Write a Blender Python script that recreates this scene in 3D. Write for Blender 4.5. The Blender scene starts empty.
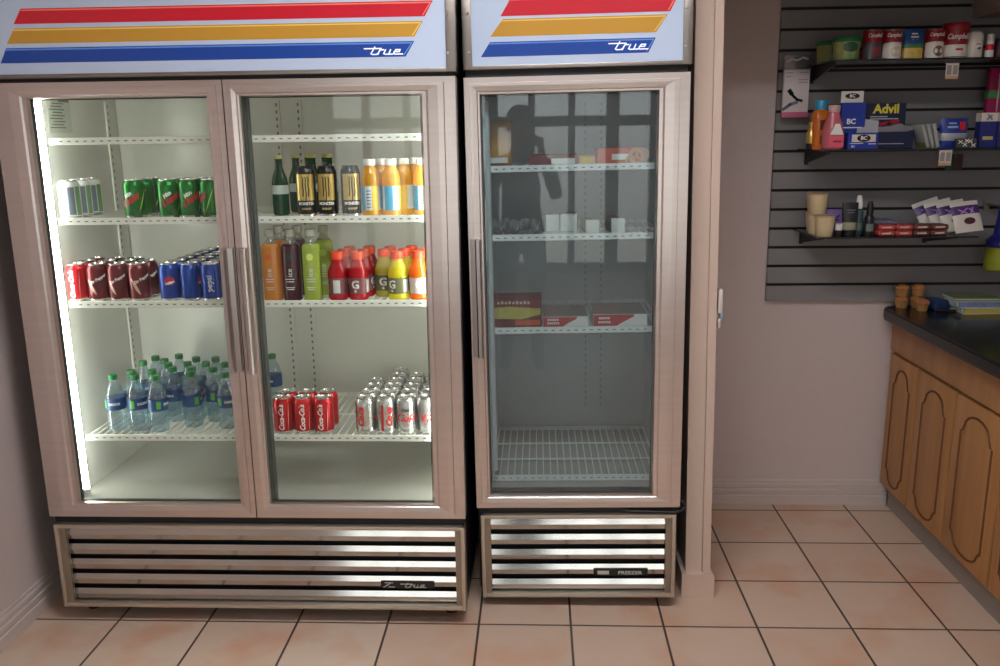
import bpy, bmesh, math, random
from mathutils import Vector, Matrix
random.seed(7)
S = bpy.context.scene
COL = S.collection
PI = math.pi

# ------------------------------------------------------------------ camera, world, light, exposure
cam = bpy.data.objects.new('camera', bpy.data.cameras.new('camera'))
COL.objects.link(cam)
cam.location = (1.605, -2.5611, 1.5752)
cam.rotation_euler = (1.3481, 0.0126, 0.0416)
cam.data.sensor_width = 36.0
cam.data.lens = 30.957
cam.data.clip_start = 0.02
S.camera = cam

W = bpy.data.worlds.new('daylight'); S.world = W; W.use_nodes = True
wn = W.node_tree.nodes; wl = W.node_tree.links
wn.clear()
w_out = wn.new('ShaderNodeOutputWorld'); w_bg = wn.new('ShaderNodeBackground')
w_tc = wn.new('ShaderNodeTexCoord'); w_sep = wn.new('ShaderNodeSeparateXYZ'); w_rmp = wn.new('ShaderNodeValToRGB')
w_map = wn.new('ShaderNodeMapRange'); w_map.inputs[1].default_value = -0.4; w_map.inputs[2].default_value = 0.6
wl.new(w_tc.outputs['Generated'], w_sep.inputs[0]); wl.new(w_sep.outputs['Z'], w_map.inputs[0])
wl.new(w_map.outputs[0], w_rmp.inputs[0]); wl.new(w_rmp.outputs[0], w_bg.inputs[0]); wl.new(w_bg.outputs[0], w_out.inputs[0])
e = w_rmp.color_ramp.elements
e[0].position = 0.25; e[0].color = (0.55, 0.50, 0.45, 1)
e[1].position = 0.45; e[1].color = (0.96, 0.97, 0.98, 1)
w_bg.inputs[1].default_value = 3.0

WIN = (0.0, 2.9, 0.5, 2.08)        # shop window opening x0 x1 z0 z1 in the street wall
LAMP = 25.0
YF = -4.1                         # street wall
pl = bpy.data.lights.new('window_portal', 'AREA'); pl.shape = 'RECTANGLE'
pl.size = WIN[1]-WIN[0]; pl.size_y = WIN[3]-WIN[2]; pl.cycles.is_portal = True
po = bpy.data.objects.new('window_portal', pl); COL.objects.link(po)
po.location = ((WIN[0]+WIN[1])/2, YF-0.08, (WIN[2]+WIN[3])/2); po.rotation_euler = (PI/2, 0, 0)

S.view_settings.view_transform = 'Standard'; S.view_settings.look = 'None'
S.view_settings.gamma = 1.0; S.view_settings.use_curve_mapping = False
S.view_settings.exposure = 0.28
try:
    S.cycles.max_bounces = 10; S.cycles.transparent_max_bounces = 24; S.cycles.caustics_reflective = False; S.cycles.caustics_refractive = False
except Exception: pass

# ------------------------------------------------------------------ materials
def lin(c):
    def f(v):
        v /= 255.0
        return v/12.92 if v <= 0.04045 else ((v+0.055)/1.055)**2.4
    return tuple(f(v) for v in c[:3]) + (1.0,)
MATS = {}
def M(name, rgb, rough=0.5, metal=0.0, noise=None, bump=None, emit=0.0, spec=0.5, coat=0.0, aniso=None):
    if name in MATS: return MATS[name]
    m = bpy.data.materials.new(name); m.use_nodes = True
    nt = m.node_tree; b = nt.nodes['Principled BSDF']
    b.inputs['Base Color'].default_value = lin(rgb); b.inputs['Roughness'].default_value = rough
    b.inputs['Metallic'].default_value = metal; b.inputs['Specular IOR Level'].default_value = spec
    b.inputs['Coat Weight'].default_value = coat; b.inputs['Coat Roughness'].default_value = 0.08
    m.diffuse_color = lin(rgb)
    if emit:
        b.inputs['Emission Color'].default_value = lin(rgb); b.inputs['Emission Strength'].default_value = emit
    if noise:      # (scale xyz or number, amount, second rgb)
        tc = nt.nodes.new('ShaderNodeTexCoord'); mp = nt.nodes.new('ShaderNodeMapping'); n = nt.nodes.new('ShaderNodeTexNoise')
        sc = noise[0] if isinstance(noise[0], tuple) else (noise[0],)*3
        mp.inputs['Scale'].default_value = sc; n.inputs['Scale'].default_value = 1.0; n.inputs['Detail'].default_value = 5
        mx = nt.nodes.new('ShaderNodeMix'); mx.data_type = 'RGBA'
        r = nt.nodes.new('ShaderNodeMapRange'); r.inputs[1].default_value = 0.35; r.inputs[2].default_value = 0.65; r.inputs[4].default_value = noise[1]
        nt.links.new(tc.outputs['Object'], mp.inputs[0]); nt.links.new(mp.outputs[0], n.inputs['Vector'])
        nt.links.new(n.outputs['Fac'], r.inputs[0]); nt.links.new(r.outputs[0], mx.inputs['Factor'])
        mx.inputs['A'].default_value = lin(rgb); mx.inputs['B'].default_value = lin(noise[2])
        nt.links.new(mx.outputs['Result'], b.inputs['Base Color'])
        if bump:
            bp = nt.nodes.new('ShaderNodeBump'); bp.inputs['Strength'].default_value = bump; bp.inputs['Distance'].default_value = 0.002
            nt.links.new(n.outputs['Fac'], bp.inputs['Height']); nt.links.new(bp.outputs[0], b.inputs['Normal'])
    MATS[name] = m; return m

def schlick(nt, f0=0.05):
    lw = nt.nodes.new('ShaderNodeLayerWeight'); lw.inputs['Blend'].default_value = 0.5
    p = nt.nodes.new('ShaderNodeMath'); p.operation = 'POWER'; p.inputs[1].default_value = 5
    r = nt.nodes.new('ShaderNodeMapRange'); r.inputs[3].default_value = f0; r.inputs[4].default_value = 1.0
    nt.links.new(lw.outputs['Facing'], p.inputs[0]); nt.links.new(p.outputs[0], r.inputs[0])
    return r.outputs[0]
def glass_mat(name, tint, f0=0.05, haze=0.0, haze_col=(200, 205, 205)):
    if name in MATS: return MATS[name]
    m = bpy.data.materials.new(name); m.use_nodes = True; nt = m.node_tree; nt.nodes.clear()
    out = nt.nodes.new('ShaderNodeOutputMaterial'); t = nt.nodes.new('ShaderNodeBsdfTransparent'); g = nt.nodes.new('ShaderNodeBsdfGlossy')
    t.inputs[0].default_value = lin(tint); g.inputs['Roughness'].default_value = 0.02; g.inputs[0].default_value = (1, 1, 1, 1)
    mx = nt.nodes.new('ShaderNodeMixShader'); nt.links.new(schlick(nt, f0), mx.inputs[0])
    base = t.outputs[0]
    if haze:
        d = nt.nodes.new('ShaderNodeBsdfDiffuse'); d.inputs[0].default_value = lin(haze_col)
        tr = nt.nodes.new('ShaderNodeBsdfTranslucent'); tr.inputs[0].default_value = lin(haze_col)
        m1 = nt.nodes.new('ShaderNodeMixShader'); m1.inputs[0].default_value = 0.5
        nt.links.new(d.outputs[0], m1.inputs[1]); nt.links.new(tr.outputs[0], m1.inputs[2])
        m2 = nt.nodes.new('ShaderNodeMixShader'); m2.inputs[0].default_value = haze
        nt.links.new(t.outputs[0], m2.inputs[1]); nt.links.new(m1.outputs[0], m2.inputs[2]); base = m2.outputs[0]
    nt.links.new(base, mx.inputs[1]); nt.links.new(g.outputs[0], mx.inputs[2]); nt.links.new(mx.outputs[0], out.inputs[0])
    m.diffuse_color = lin(tint)
    MATS[name] = m; return m
def juice_mat(name, rgb, rough=0.12, trans=0.5):
    if name in MATS: return MATS[name]
    m = bpy.data.materials.new(name); m.use_nodes = True; nt = m.node_tree; nt.nodes.clear()
    out = nt.nodes.new('ShaderNodeOutputMaterial'); d = nt.nodes.new('ShaderNodeBsdfDiffuse'); tr = nt.nodes.new('ShaderNodeBsdfTranslucent')
    g = nt.nodes.new('ShaderNodeBsdfGlossy'); g.inputs['Roughness'].default_value = rough
    d.inputs[0].default_value = lin(rgb); tr.inputs[0].default_value = lin(rgb)
    m1 = nt.nodes.new('ShaderNodeMixShader'); m1.inputs[0].default_value = trans
    nt.links.new(d.outputs[0], m1.inputs[1]); nt.links.new(tr.outputs[0], m1.inputs[2])
    mx = nt.nodes.new('ShaderNodeMixShader'); nt.links.new(schlick(nt, 0.05), mx.inputs[0])
    nt.links.new(m1.outputs[0], mx.inputs[1]); nt.links.new(g.outputs[0], mx.inputs[2]); nt.links.new(mx.outputs[0], out.inputs[0])
    m.diffuse_color = lin(rgb)
    MATS[name] = m; return m
def tile_mat():
    m = bpy.data.materials.new('floor_tile'); m.use_nodes = True; nt = m.node_tree; b = nt.nodes['Principled BSDF']
    tc = nt.nodes.new('ShaderNodeTexCoord'); mp = nt.nodes.new('ShaderNodeMapping'); mp.inputs['Location'].default_value = (-0.188+0.305*30, -0.008+0.305*40, 0)
    br = nt.nodes.new('ShaderNodeTexBrick'); br.offset = 0; br.offset_frequency = 1; br.squash = 1
    br.inputs['Scale'].default_value = 1; br.inputs['Brick Width'].default_value = 0.305; br.inputs['Row Height'].default_value = 0.305
    br.inputs['Mortar Size'].default_value = 0.0042; br.inputs['Mortar Smooth'].default_value = 0.2
    br.inputs['Color1'].default_value = lin((218, 196, 176)); br.inputs['Color2'].default_value = lin((213, 183, 161)); br.inputs['Mortar'].default_value = lin((78, 66, 58))
    nt.links.new(tc.outputs['Object'], mp.inputs[0]); nt.links.new(mp.outputs[0], br.inputs['Vector'])
    n = nt.nodes.new('ShaderNodeTexNoise'); n.inputs['Scale'].default_value = 4.2; n.inputs['Detail'].default_value = 3
    nt.links.new(tc.outputs['Object'], n.inputs['Vector'])
    r = nt.nodes.new('ShaderNodeMapRange'); r.inputs[1].default_value = 0.5; r.inputs[2].default_value = 0.70; r.inputs[4].default_value = 0.7
    nt.links.new(n.outputs['Fac'], r.inputs[0])
    mx = nt.nodes.new('ShaderNodeMix'); mx.data_type = 'RGBA'; mx.inputs['B'].default_value = lin((212, 158, 126))
    mm = nt.nodes.new('ShaderNodeMath'); mm.operation = 'MULTIPLY'
    inv = nt.nodes.new('ShaderNodeMath'); inv.operation = 'SUBTRACT'; inv.inputs[0].default_value = 1.0
    nt.links.new(br.outputs['Fac'], inv.inputs[1]); nt.links.new(inv.outputs[0], mm.inputs[0]); nt.links.new(r.outputs[0], mm.inputs[1])
    nt.links.new(br.outputs['Color'], mx.inputs['A']); nt.links.new(mm.outputs[0], mx.inputs['Factor'])
    nt.links.new(mx.outputs['Result'], b.inputs['Base Color'])
    bp = nt.nodes.new('ShaderNodeBump'); bp.inputs['Strength'].default_value = 0.6; bp.inputs['Distance'].default_value = 0.003
    nt.links.new(inv.outputs[0], bp.inputs['Height']); nt.links.new(bp.outputs[0], b.inputs['Normal'])
    b.inputs['Roughness'].default_value = 0.45
    return m

WALL = M('wall_paint', (212, 198, 195), 0.8, noise=(30, 0.25, (203, 189, 186)), bump=0.15)
TRIMW = M('trim_paint', (208, 195, 190), 0.5)
PILL = M('pillar_paint', (208, 186, 170), 0.6)
CEIL = M('ceiling_paint', (225, 218, 212), 0.9)
STEEL = M('brushed_steel', (212, 200, 194), 0.28, 0.92, noise=((2, 2, 60), 0.25, (192, 180, 174)))
STEELD = M('dull_steel', (150, 142, 136), 0.35, 0.9)
CHAMP = M('champagne_metal', (200, 188, 172), 0.38, 0.75)
SLAT = M('polished_slat', (190, 185, 178), 0.13, 0.95)
BLACKB = M('black_vinyl', (22, 22, 24), 0.5)
GASKET = M('grey_gasket', (62, 66, 64), 0.6)
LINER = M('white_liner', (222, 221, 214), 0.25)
LINERF = M('freezer_liner', (200, 207, 208), 0.4)
WIRE = M('white_wire', (236, 238, 230), 0.4)
WHITE = M('white_plastic', (236, 236, 234), 0.4)
SILVER = M('aluminium', (214, 214, 214), 0.22, 1.0)
TUBE = M('lit_tube', (251, 255, 246), 0.4, emit=17.0)
SIGNW = M('sign_white', (186, 202, 226), 0.3, emit=0.07)
DARKTXT = M('dark_print', (40, 42, 44), 0.6)
GLASS = glass_mat('door_glass', (250, 252, 250), 0.020)
GLASSF = glass_mat('freezer_glass', (238, 243, 243), 0.034, haze=0.085, haze_col=(196, 202, 204))  # film of haze, raised to put the floor's reflection into the glass colour
WINGL = glass_mat('window_glass', (245, 248, 248), 0.05)

# ------------------------------------------------------------------ mesh builder
class B:
    def __init__(s): s.bm = bmesh.new()
    def _mi(s, faces, mi):
        for f in faces: f.material_index = mi
    def box(s, x0, x1, y0, y1, z0, z1, mi=0, bev=0.0, seg=2, rot=None):
        t = bmesh.new()
        bmesh.ops.create_cube(t, size=1.0, matrix=Matrix.Translation(((x0+x1)/2, (y0+y1)/2, (z0+z1)/2)) @ Matrix.Diagonal((abs(x1-x0), abs(y1-y0), abs(z1-z0), 1)))
        if bev: bmesh.ops.bevel(t, geom=list(t.edges), offset=bev, segments=seg, affect='EDGES', profile=0.6)
        if rot is not None: bmesh.ops.transform(t, matrix=rot, verts=list(t.verts))
        s.merge(t, mi); return s
    def merge(s, t, mi=None, mat=None):
        vm = {}
        for v in t.verts: vm[v] = s.bm.verts.new(mat @ v.co if mat is not None else v.co)
        for f in t.faces:
            try:
                nf = s.bm.faces.new([vm[v] for v in f.verts]); nf.material_index = f.material_index if mi is None else mi
            except ValueError: pass
        t.free()
    def lathe(s, prof, seg=24, mi=0, c=(0, 0, 0), cap=True, mis=None, sq=None):
        # prof: list of (r, z); mis: material per band; sq: superellipse exponent for squarish plans
        rings = []
        for r, z in prof:
            ring = []
            for k in range(seg):
                a = 2*PI*k/seg; ca, sa = math.cos(a), math.sin(a); q = 1.0
                if sq: q = (abs(ca)**sq + abs(sa)**sq)**(-1.0/sq)
                ring.append(s.bm.verts.new((c[0]+r*q*ca, c[1]+r*q*sa, c[2]+z)))
            rings.append(ring)
        for i in range(len(rings)-1):
            for k in range(seg):
                f = s.bm.faces.new((rings[i][k], rings[i][(k+1) % seg], rings[i+1][(k+1) % seg], rings[i+1][k]))
                f.material_index = mis[i] if mis else mi
        if cap:
            f = s.bm.faces.new(list(reversed(rings[0]))); f.material_index = mis[0] if mis else mi
            f = s.bm.faces.new(rings[-1]); f.material_index = mis[-1] if mis else mi
        return s
    def rod(s, p, q, r, seg=6, mi=0):
        p = Vector(p); q = Vector(q); d = q-p
        if d.length < 1e-9: return s
        rm = d.to_track_quat('Z', 'Y').to_matrix().to_4x4(); L = d.length
        t = bmesh.new()
        bmesh.ops.create_cone(t, cap_ends=True, segments=seg, radius1=r, radius2=r, depth=L, matrix=Matrix.Translation(p+d/2) @ rm)
        s.merge(t, mi); return s
    def tube(s, pts, r, seg=8, mi=0):
        pts = [Vector(p) for p in pts]; rings = []; n = len(pts)
        for i, p in enumerate(pts):
            d = (pts[min(i+1, n-1)]-pts[max(i-1, 0)]).normalized()
            u = d.cross(Vector((0.13, 0.31, 0.94))).normalized(); v = d.cross(u)
            rr = r[i] if isinstance(r, (list, tuple)) else r
            rings.append([s.bm.verts.new(p + rr*(math.cos(2*PI*k/seg)*u + math.sin(2*PI*k/seg)*v)) for k in range(seg)])
        for i in range(n-1):
            for k in range(seg): s.bm.faces.new((rings[i][k], rings[i][(k+1) % seg], rings[i+1][(k+1) % seg], rings[i+1][k])).material_index = mi
        s.bm.faces.new(list(reversed(rings[0]))).material_index = mi; s.bm.faces.new(rings[-1]).material_index = mi
        return s
    def prism(s, poly, a0, a1, axis='x', mi=0):
        # poly points: axis x -> (y,z); y -> (x,z); z -> (x,y)
        def P(p, a): return {'x': (a, p[0], p[1]), 'y': (p[0], a, p[1]), 'z': (p[0], p[1], a)}[axis]
        A = [s.bm.verts.new(P(p, a0)) for p in poly]; Bv = [s.bm.verts.new(P(p, a1)) for p in poly]; n = len(poly)
        fs = [s.bm.faces.new(A), s.bm.faces.new(list(reversed(Bv)))]
        for i in range(n): fs.append(s.bm.faces.new((A[i], Bv[i], Bv[(i+1) % n], A[(i+1) % n])))
        s._mi(fs, mi); return s
    def strokes(s, lines, w, mat, d=0.001, mi=0):
        # polylines in a local (x, y) plane -> flat ribbons, thickness d, placed by mat (local z = outwards)
        for ln in lines:
            for (ax, ay), (bx, by) in zip(ln[:-1], ln[1:]):
                L = math.hypot(bx-ax, by-ay); an = math.atan2(by-ay, bx-ax)
                t = bmesh.new()
                bmesh.ops.create_cube(t, size=1.0, matrix=Matrix.Translation(((ax+bx)/2, (ay+by)/2, d/2)) @ Matrix.Rotation(an, 4, 'Z') @ Matrix.Diagonal((L+w*0.9, w, d, 1)))
                s.merge(t, mi, mat)
        return s
    def text(s, body, size, mat=None, shear=0.0, bold=0.0, mi=0, bend=None, xs=1.0, rot=0.0, d=0.0006):
        # lettering as a thin solid; bend = (radius, angle) wraps it round a vertical cylinder at the origin, mat then only shifts z
        c = bpy.data.curves.new('t', 'FONT'); c.body = body; c.size = size; c.shear = shear; c.offset = bold
        c.align_x = 'CENTER'; c.align_y = 'CENTER'; c.resolution_u = 2; c.extrude = d/2
        o = bpy.data.objects.new('t', c); me = bpy.data.meshes.new_from_object(o)
        t = bmesh.new(); t.from_mesh(me)
        bpy.data.objects.remove(o); bpy.data.curves.remove(c); bpy.data.meshes.remove(me)
        bmesh.ops.transform(t, matrix=Matrix.Rotation(rot, 4, 'Z') @ Matrix.Diagonal((xs, 1, 1, 1)), verts=list(t.verts))
        if bend:
            R, a0 = bend
            bmesh.ops.triangulate(t, faces=list(t.faces))
            for v in t.verts:
                a = a0 + v.co.x/R; rr = R + v.co.z + d/2
                v.co = Vector((rr*math.sin(a), -rr*math.cos(a), v.co.y))
        s.merge(t, mi, mat); return s
    def patch(s, R, a0, a1, z0, z1, d=0.0005, seg=8, mi=0, shape=None):
        # curved label on a cylinder; angle 0 faces -y, positive to +x
        n = seg; g = []
        for i in range(n+1):
            a = a0+(a1-a0)*i/n; lo, hi = z0, z1
            if shape:
                k = shape(i/n); zc = (z0+z1)/2; lo = zc+(z0-zc)*k; hi = zc+(z1-zc)*k
            g.append((s.bm.verts.new(((R+d)*math.sin(a), -(R+d)*math.cos(a), lo)), s.bm.verts.new(((R+d)*math.sin(a), -(R+d)*math.cos(a), hi))))
        for i in range(n):
            s.bm.faces.new((g[i][0], g[i+1][0], g[i+1][1], g[i][1])).material_index = mi
        return s
    def build(s, name, mats, parent=None, loc=None, rotz=0.0, smooth=True, ang=0.6, norm=True):
        me = bpy.data.meshes.new(name)
        if norm: bmesh.ops.recalc_face_normals(s.bm, faces=list(s.bm.faces))
        s.bm.to_mesh(me); s.bm.free()
        for m in (mats if isinstance(mats, (list, tuple)) else [mats]): me.materials.append(m)
        if smooth:
            for p in me.polygons: p.use_smooth = True
            me.set_sharp_from_angle(angle=ang)
        o = bpy.data.objects.new(name, me); COL.objects.link(o)
        if parent: o.parent = parent
        if loc is not None: o.location = loc
        o.rotation_euler.z = rotz
        return o
FRONT = lambda x, y, z: Matrix.Translation((x, y, z)) @ Matrix.Rotation(PI/2, 4, 'X')      # local xy plane faces -y

def tag(o, label, cat, group=None, kind=None):
    o['label'] = label; o['category'] = cat
    if group: o['group'] = group
    if kind: o['kind'] = kind
    return o
def thing(name, label, cat, loc=(0, 0, 0), rotz=0.0, group=None):
    o = bpy.data.objects.new(name, None); COL.objects.link(o); o.empty_display_size = 0.05
    o.location = loc; o.rotation_euler.z = rotz
    return tag(o, label, cat, group)
def struct(b, name, mats, label=None, cat=None, **k):
    o = b.build(name, mats, **k); o['kind'] = 'structure'
    if label: o['label'] = label
    if cat: o['category'] = cat
    return o
KIDS = {}
def kids(o):
    return [c for c in bpy.data.objects if c.parent == o]
def dup(root, loc, rotz, label, group=None):
    r = root.copy(); COL.objects.link(r); r.location = loc; r.rotation_euler.z = rotz; r['label'] = label
    if group: r['group'] = group
    if root not in KIDS: KIDS[root] = [(c, kids(c)) for c in kids(root)]
    for c, gs in KIDS[root]:
        d = c.copy(); COL.objects.link(d); d.parent = r
        for g in gs:
            q = g.copy(); COL.objects.link(q); q.parent = d
    return r
ORD = ['first', 'second', 'third', 'fourth', 'fifth', 'sixth', 'seventh', 'eighth', 'ninth']

# ------------------------------------------------------------------ the room
XL, XR, YB, ZC = -0.119, 3.70, 1.0, 2.55
struct(B().box(XL-0.1, XR+0.1, YF-0.1, YB+0.1, -0.08, 0.0), 'floor', tile_mat(), 'floor of pinkish beige square tiles with dark grout', 'floor', smooth=False)
struct(B().box(XL-0.1, XR+0.1, YF-0.1, YB+0.1, ZC, ZC+0.08), 'ceiling', CEIL, 'plain pale ceiling', 'ceiling', smooth=False)
struct(B().box(XL-0.1, XR+0.1, YB, YB+0.1, 0, ZC), 'wall_back', WALL, 'pinkish grey back wall behind the slatwall and cabinets', 'wall', smooth=False)
struct(B().box(XL-0.1, XL, YF-0.1, YB, 0, ZC), 'wall_left', WALL, 'pinkish grey side wall left of the wide cooler', 'wall', smooth=False)
struct(B().box(XR, XR+0.1, YF-0.1, YB, 0, ZC), 'wall_right', WALL, 'pinkish grey side wall behind the base cabinets', 'wall', smooth=False)
b = B(); x0, x1, z0, z1 = WIN
b.box(XL, x0, YF-0.1, YF, 0, ZC); b.box(x1, XR, YF-0.1, YF, 0, ZC); b.box(x0, x1, YF-0.1, YF, 0, z0); b.box(x0, x1, YF-0.1, YF, z1, ZC)
struct(b, 'wall_front', WALL, 'street side wall with the shop window', 'wall', smooth=False)
b = B()
WF = M('window_frame_paint', (70, 66, 64), 0.5)
xs = [0.0+0.02, 0.30, 0.616, 0.932, 1.25, 1.565, 1.88, 2.20, 2.52, 2.88]
for i, x in enumerate(xs):
    w = 0.05 if i in (4, 7) else 0.026
    b.box(max(x-w, x0), min(x+w, x1), YF-0.08, YF-0.01, z0, z1)
for z, h in ((z0+0.04, 0.04), (1.70, 0.04), (z1-0.04, 0.04)): b.box(x0, x1, YF-0.075, YF-0.015, z-h, z+h)
win = struct(b, 'window_1', WF, 'dark framed shop window of tall panes in the street wall', 'window')
B().box(x0, x1, YF-0.05, YF-0.045, z0, z1).build('pane', WINGL, win)

# ceiling panels that light the shop, and the beam over the kitchenette opening
for lx, ly, pw, lab in ((1.62, -1.0, 1.0, 'white framed ceiling panel light nearer the coolers'), (2.75, -2.6, 0.2, 'white framed ceiling panel light nearer the street window')):
    t = thing('ceiling_light', lab, 'ceiling light', (lx, ly, ZC), 0, 'ceiling panel lights')
    b = B(); b.box(-0.60, 0.60, -0.15, -0.135, -0.03, 0); b.box(-0.60, 0.60, 0.135, 0.15, -0.03, 0); b.box(-0.60, -0.585, -0.135, 0.135, -0.03, 0); b.box(0.585, 0.60, -0.135, 0.135, -0.03, 0)
    b.build('frame', CEIL, t, smooth=False)
    B().box(-0.585, 0.585, -0.135, 0.135, -0.02, -0.012).build('diffuser', M('lamp_diffuser_%d' % int(pw*100), (252, 252, 255), 0.6, emit=LAMP*pw), t, smooth=False)
struct(B().box(2.10, XR, 0.212, 0.32, 2.06, ZC), 'wall_beam', PILL, 'cream beam over the opening to the kitchenette', 'wall', smooth=False)

# baseboards: ridged moulding
def ridged(h=0.112, t=0.018):
    return [(0, 0), (-t, 0), (-t, h*0.36), (-t*0.72, h*0.40), (-t*0.9, h*0.46), (-t*0.9, h*0.60), (-t*0.55, h*0.65), (-t*0.72, h*0.70), (-t*0.72, h*0.82), (-t*0.4, h*0.87), (-t*0.45, h*0.93), (-t*0.2, h), (0, h)]
b = B(); b.prism([(YB+p[0], p[1]) for p in ridged()], 2.2, 3.113, 'x'); struct(b, 'baseboard_back', TRIMW, 'ridged pale baseboard along the back wall', 'baseboard', smooth=False)
b = B(); b.prism([(XL-p[0], p[1]) for p in ridged()], YF, YB, 'y'); struct(b, 'baseboard_left', TRIMW, 'ridged pale baseboard along the left side wall', 'baseboard', smooth=False)
# pillar that closes the alcove, leaning a hair like in the photo
def lean_prism(b, xa, xb, y0, y1, z0, z1, l=0.018):
    f = lambda x, z: x - l*(z-0.2)
    v = [b.bm.verts.new(c) for c in [(f(xa, z0), y0, z0), (f(xb, z0), y0, z0), (f(xb, z1), y0, z1), (f(xa, z1), y0, z1), (f(xa, z0), y1, z0), (f(xb, z0), y1, z0), (f(xb, z1), y1, z1), (f(xa, z1), y1, z1)]]
    for q in ((0, 1, 2, 3), (5, 4, 7, 6), (4, 0, 3, 7), (1, 5, 6, 2), (3, 2, 6, 7), (4, 5, 1, 0)): b.bm.faces.new([v[i] for i in q])
b = B(); lean_prism(b, 2.118, 2.172, 0.212, YB, 0, ZC); lean_prism(b, 2.172, 2.176, 0.218, YB, 0, ZC)
struct(b, 'wall_alcove', PILL, 'narrow cream wall end right of the tall freezer', 'wall', smooth=False)
b = B(); lean_prism(b, 2.176, 2.203, 0.209, YB, 0, ZC); struct(b, 'trim_1', PILL, 'cream corner trim strip on the narrow wall end', 'trim', smooth=False)
b = B(); b.prism([(2.106, 0), (2.2185, 0), (2.2185, 0.078), (2.212, 0.087), (2.106, 0.087)], 0.196, 0.60, 'y'); struct(b, 'baseboard_alcove', PILL, 'plain cream baseboard wrapping the narrow wall end', 'baseboard', smooth=False)
# soffit above the counter
b = B(); b.box(3.267, XR, -1.6, YB, 1.999, ZC); struct(b, 'soffit', M('soffit_paint', (196, 172, 164), 0.7), 'boxed pinkish soffit above the right hand counter', 'soffit', smooth=False)
b = B(); b.box(2.198, 2.212, 0.236, 0.266, 1.005, 1.085, 0, 0.002); b.box(2.206, 2.216, 0.240, 0.262, 0.985, 1.006, 1, 0.003); b.box(2.200, 2.210, 0.243, 0.259, 0.955, 0.986, 0, 0.002)
tag(b.build('door_latch', [M('latch_white', (226, 222, 216), 0.4), M('latch_blue', (150, 190, 225), 0.4)]), 'small white latch with pale blue tip on the narrow wall end', 'latch')

# ------------------------------------------------------------------ cooler and freezer
TRUE_LOGO = [[(-0.05, 0.80), (0.62, 0.80)], [(0.36, 1.0), (0.24, 0.1), (0.30, 0), (0.46, 0), (0.52, 0.12), (0.58, 0.6), (0.72, 0.62)],
             [(0.58, 0.6), (0.52, 0)], [(0.80, 0.6), (0.75, 0.08), (0.82, 0), (0.95, 0.0), (1.0, 0.6), (0.96, 0)], [(0.96, 0), (1.1, 0)],
             [(1.17, 0.34), (1.36, 0.34), (1.38, 0.60), (1.22, 0.60), (1.16, 0.30), (1.14, 0.06), (1.2, 0), (1.50, 0)]]
def logo(b, x, z, w, h, sw, y, mi=0):
    L = [[(x+(px+0.05)/1.55*w + py*h*0.18, z+py*h) for px, py in ln] for ln in TRUE_LOGO]
    b.strokes([[(p[0], p[1]) for p in ln] for ln in L], sw, FRONT(0, y, 0), 0.0008, mi)

STRIPES = [('red', (196, 30, 48), (232, 120, 100)), ('gold', (190, 142, 52), (226, 190, 96)), ('blue', (24, 66, 150), (96, 140, 214))]
def header(root, x0, x1, z0, z1, sign, bars, logo_at):
    # metal box with a plastic face given a faint emission
    f = B(); t = 0.028
    f.box(x0, x0+t, -0.004, 0.03, z0, z1, 0, 0.003); f.box(x1-t, x1, -0.004, 0.03, z0, z1, 0, 0.003)
    f.box(x0, x1, -0.002, 0.03, z0, z0+0.012, 0, 0.002); f.box(x0, x1, -0.004, 0.03, z1-0.02, z1, 0, 0.003)
    f.box(x0+0.004, x1-0.004, 0.03, 0.50, z0, z1, 1)
    hd = f.build('header_box', [STEELD, BLACKB], root)
    B().box(x0+t-0.002, x1-t+0.002, 0.003, 0.03, z0+0.010, z1-0.018).build('sign_panel', SIGNW, hd)
    for xx in (x0+0.020, x1-0.022):
        for zz in (z0+0.052, z0+0.160): B().rod((xx, -0.007, zz), (xx, -0.002, zz), 0.004, 10).build('screw', SILVER, hd)
    for (nm, c, c2), (bl, tl, tr, br, zb, zt) in zip(STRIPES, bars):
        s = B(); y = 0.0022
        s.prism([(bl, zb), (br, zb), (tr, zt), (tl, zt)], y, y+0.001, 'y', 0)
        h = zt-zb; q = 0.006
        s.prism([(tl-(tl-bl)*0.08, zt-q*0.5), (tr-(tr-br)*0.08-0.004, zt-q*0.5), (tr-(tr-br)*0.2-0.004, zt-q*1.1), (tl-(tl-bl)*0.2, zt-q*1.1)], y-0.0004, y, 'y', 1)
        s.prism([(tr-0.004, zt-q*0.5), (tr-0.0075, zt-q*0.5), (br-0.0075, zb+q*0.5), (br-0.004, zb+q*0.5)], y-0.0004, y, 'y', 1)
        s.build(nm+'_stripe', [M('stripe_'+nm, c, 0.25, emit=0.12), M('stripe_edge_'+nm, c2, 0.25, emit=0.15)], hd)
    s = B(); logo(s, *logo_at, 0.0014); s.build('sign_lettering', M('sign_text', (235, 240, 250), 0.3, emit=0.3), hd)
    return hd
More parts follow.
